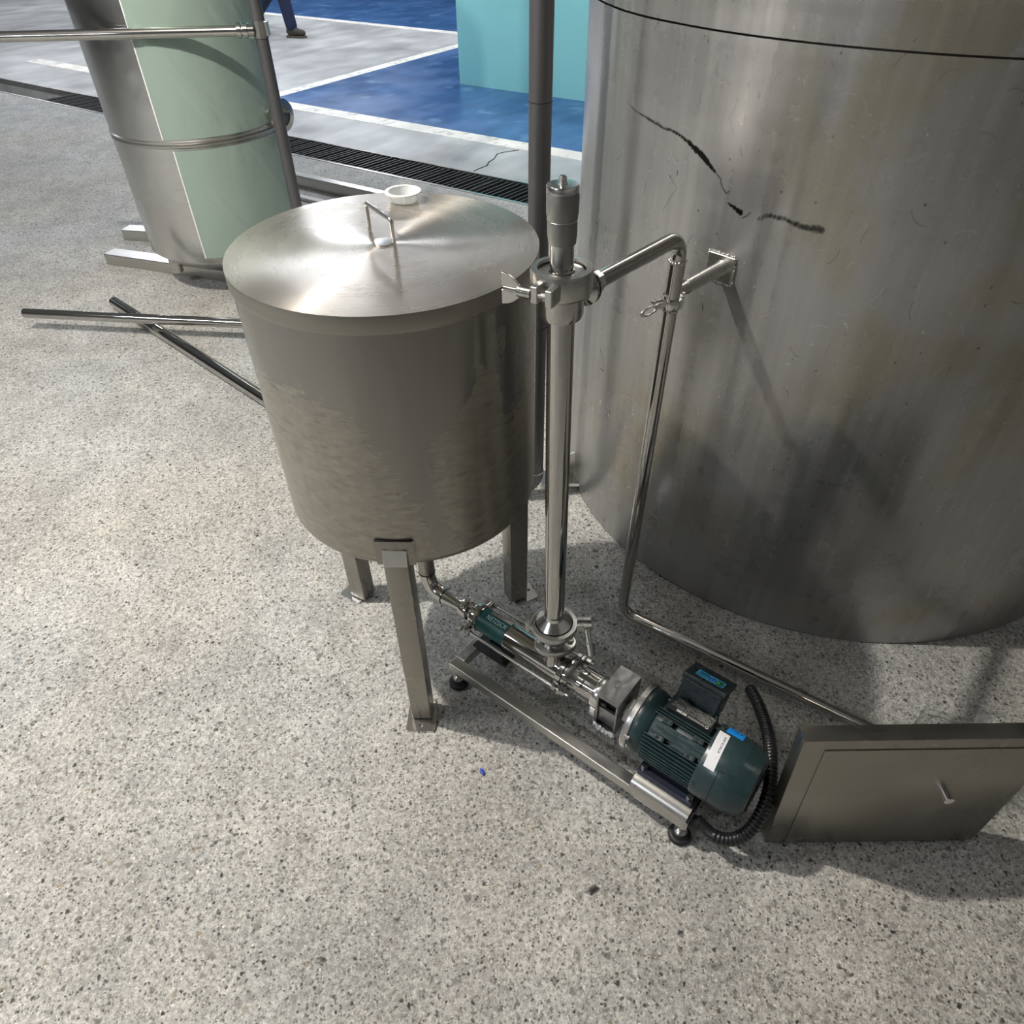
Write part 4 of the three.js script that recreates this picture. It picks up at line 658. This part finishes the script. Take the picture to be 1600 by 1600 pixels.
// ------------------------------------------------------------------ litter on the floor
{
  const t = thing('blue_scrap', 'tiny scrap of blue plastic lying on the bare concrete', 'scrap', [-0.079, 0, -0.849], 0.6);
  part('flake', mv(crease(extrude([[-0.003, -0.008], [0.003, -0.006], [0.004, 0.004], [0, 0.009], [-0.004, 0.003]], 0.003, 0.001).rotateX(-Math.PI / 2), 0.4), 0, 0.0012, 0), std({ color: new THREE.Color(0.02, 0.06, 0.4), roughness: 0.5 }), t);
}
{
  const t = thing('metal_stub', 'short dark metal stub lying in the foreground of the floor', 'stub', [0.159, 0.0058, -0.583], 0.5);
  part('tube', cylX(0.0045, -0.009, 0.009, 0, 0, 16), M.greyPaint, t); part('head', cylX(0.0058, -0.012, -0.008, 0, 0, 16), M.bright, t);
}
{
  const t = thing('concrete_crumb', 'pale concrete crumb on the floor inside the pump frame', 'crumb', [0.155, 0, -0.957], 0.3);
  const g = new THREE.IcosahedronGeometry(0.009, 2), p = g.attributes.position; for (let i = 0; i < p.count; i++) { const k = 1 + 0.5 * (noise(p.getX(i) * 180 + 9, p.getZ(i) * 180 + 9, 99, 99, 12) - 0.5); p.setXYZ(i, p.getX(i) * k * 1.1, p.getY(i) * k * 0.6, p.getZ(i) * k * 0.7); } g.computeVertexNormals();
  part('stone', mv(g, 0, 0.0048, 0), std({ color: new THREE.Color(0.4, 0.38, 0.32), roughness: 0.9 }), t);
}
// ------------------------------------------------------------------ person walking past far behind
{
  const t = thing('person', 'person in dark blue jeans and brown work shoes walking on the grey lane', 'person', [-2.98, 0, -11.2], -0.25);
  const cap = (P, A, B, ra, rb) => { const ab = B.clone().sub(A), h = clamp(P.clone().sub(A).dot(ab) / ab.lengthSq()); return P.distanceTo(A.clone().addScaledVector(ab, h)) - (ra + (rb - ra) * h); };
  function flesh(bones, lo, hi, res, k) {
    const mc = new MarchingCubes(res, undefined, false, false, 60000); mc.isolation = 0; const P = V(0, 0, 0), mid = lo.clone().add(hi).multiplyScalar(0.5), half = hi.clone().sub(lo).multiplyScalar(0.5);
    for (let z = 0; z < res; z++) for (let y = 0; y < res; y++) for (let x = 0; x < res; x++) { P.set((x - res / 2) / (res / 2) * half.x + mid.x, (y - res / 2) / (res / 2) * half.y + mid.y, (z - res / 2) / (res / 2) * half.z + mid.z); let s = 0; for (const b of bones) s += Math.exp(-cap(P, ...b) / k); mc.field[x + y * res + z * res * res] = k * Math.log(Math.max(s, 1e-30)); }
    mc.update(); const n = mc.count, g = new THREE.BufferGeometry(), p = mc.positionArray.slice(0, n * 3);
    for (let i = 0; i < n; i++) { p[i * 3] = p[i * 3] * half.x + mid.x; p[i * 3 + 1] = p[i * 3 + 1] * half.y + mid.y; p[i * 3 + 2] = p[i * 3 + 2] * half.z + mid.z; }
    g.setAttribute('position', new THREE.BufferAttribute(p, 3)); g.setAttribute('uv', new THREE.BufferAttribute(new Float32Array(n * 2), 2)); g.computeVertexNormals();
    return crease(g, 1.2);
  }
  // facing +x: the right foot forward and flat, the left foot behind on its toes
  const hipR = V(0, 0.92, 0.09), hipL = V(0, 0.92, -0.09), knR = V(0.2, 0.5, 0.09), anR = V(0.255, 0.095, 0.09), knL = V(-0.06, 0.48, -0.09), anL = V(-0.36, 0.17, -0.09), chest = V(0.03, 1.3, 0), neck = V(0.05, 1.47, 0), head = V(0.09, 1.62, 0), shR = V(0.03, 1.4, 0.18), shL = V(0.03, 1.4, -0.18), elR = V(-0.09, 1.13, 0.23), elL = V(0.1, 1.13, -0.23), wrR = V(0.0, 0.9, 0.22), wrL = V(0.27, 0.95, -0.2);
  const skin = std({ color: new THREE.Color(0.42, 0.26, 0.18), roughness: 0.6 }), jean = std({ color: new THREE.Color(0.012, 0.02, 0.055), roughness: 0.9 }), coat = std({ color: new THREE.Color(0.05, 0.055, 0.065), roughness: 0.9 });
  const fingers = (w, s) => [0, 1, 2, 3].map((i) => [V(w.x + 0.02, w.y - 0.07, w.z + (i - 1.5) * 0.018), V(w.x + 0.04, w.y - 0.14 + Math.abs(i - 1.2) * 0.008, w.z + (i - 1.5) * 0.018), 0.009, 0.007]).concat([[V(w.x, w.y - 0.01, w.z), V(w.x + 0.02, w.y - 0.075, w.z), 0.026, 0.03], [V(w.x + 0.02, w.y - 0.03, w.z + s * 0.02), V(w.x + 0.06, w.y - 0.08, w.z + s * 0.02), 0.012, 0.008]]);
  part('body', join([flesh([[hipR, knR, 0.07, 0.05], [hipL, knL, 0.07, 0.05], [knR, anR, 0.048, 0.034], [knL, anL, 0.048, 0.034], [V(0, 0.95, 0), chest, 0.11, 0.12], [chest, neck, 0.1, 0.05], [neck, head, 0.05, 0.06], [shR, elR, 0.042, 0.034], [shL, elL, 0.042, 0.034], [elR, wrR, 0.034, 0.025], [elL, wrL, 0.034, 0.025]], V(-0.7, -0.05, -0.7), V(0.7, 1.75, 0.7), 64, 0.02),
    flesh([[V(0.075, 1.68, 0), V(0.095, 1.6, 0), 0.088, 0.07], [V(0.15, 1.63, 0), V(0.18, 1.615, 0), 0.012, 0.014], [V(0.14, 1.57, -0.02), V(0.14, 1.57, 0.02), 0.02, 0.02], [V(0.07, 1.64, 0.083), V(0.07, 1.61, 0.085), 0.012, 0.01], [V(0.07, 1.64, -0.083), V(0.07, 1.61, -0.085), 0.012, 0.01]], V(-0.05, 1.48, -0.13), V(0.22, 1.8, 0.13), 56, 0.008), flesh(fingers(wrR, -1), wrR.clone().add(V(-0.08, -0.18, -0.09)), wrR.clone().add(V(0.12, 0.06, 0.09)), 48, 0.003), flesh(fingers(wrL, 1), wrL.clone().add(V(-0.08, -0.18, -0.09)), wrL.clone().add(V(0.12, 0.06, 0.09)), 48, 0.003)]), skin, t);
  part('jeans', flesh([[V(0, 0.97, 0.05), V(0, 0.97, -0.05), 0.14, 0.14], [hipR, knR, 0.1, 0.082], [hipL, knL, 0.1, 0.082], [knR, V(0.25, 0.13, 0.09), 0.08, 0.073], [knL, V(-0.34, 0.2, -0.09), 0.08, 0.073]], V(-0.7, -0.05, -0.5), V(0.7, 1.3, 0.5), 64, 0.018), jean, t);
  part('jacket', flesh([[V(0, 1.02, 0), chest, 0.15, 0.15], [chest, V(0.04, 1.43, 0), 0.14, 0.07], [shR, elR, 0.062, 0.052], [shL, elL, 0.062, 0.052], [elR, wrR, 0.052, 0.042], [elL, wrL, 0.052, 0.042]], V(-0.6, 0.75, -0.6), V(0.6, 1.65, 0.6), 60, 0.02), coat, t);
  part('hair', flesh([[V(0.055, 1.7, 0), V(0.04, 1.66, 0), 0.088, 0.09]], V(-0.12, 1.5, -0.15), V(0.2, 1.85, 0.15), 32, 0.01), std({ color: new THREE.Color(0.012, 0.01, 0.009), roughness: 0.7 }), t);
  const shoeGeo = () => { const up = flesh([[V(-0.03, 0.075, 0), V(0.05, 0.06, 0), 0.045, 0.045], [V(0.05, 0.055, 0), V(0.16, 0.04, 0), 0.045, 0.036], [V(-0.04, 0.05, 0), V(0.0, 0.05, 0), 0.042, 0.042]], V(-0.14, -0.02, -0.09), V(0.26, 0.16, 0.09), 40, 0.012); return up; };
  const sole = () => { const s = new THREE.Shape(); s.moveTo(-0.09, -0.03); s.quadraticCurveTo(0.0, -0.038, 0.08, -0.046); s.quadraticCurveTo(0.2, -0.05, 0.21, 0); s.quadraticCurveTo(0.2, 0.05, 0.08, 0.046); s.quadraticCurveTo(0, 0.038, -0.09, 0.03); s.quadraticCurveTo(-0.11, 0, -0.09, -0.03); return new THREE.ExtrudeGeometry(s, { depth: 0.022, bevelEnabled: false }).rotateX(-Math.PI / 2); };
  const shoe = std({ color: new THREE.Color(0.045, 0.038, 0.03), roughness: 0.7 });
  for (const [an, tilt] of [[anR, 0], [anL, -0.55]]) { const g = new THREE.Group(); g.name = 'shoe'; g.position.set(an.x - 0.005, tilt ? 0.105 : 0.0, an.z); g.rotation.z = tilt; g.scale.setScalar(0.92); t.add(g); part('upper', mv(shoeGeo(), 0, 0.015, 0), shoe, g); part('sole', sole(), std({ color: new THREE.Color(0.1, 0.085, 0.06), roughness: 0.8 }), g); }
}
renderer.render(scene, camera);
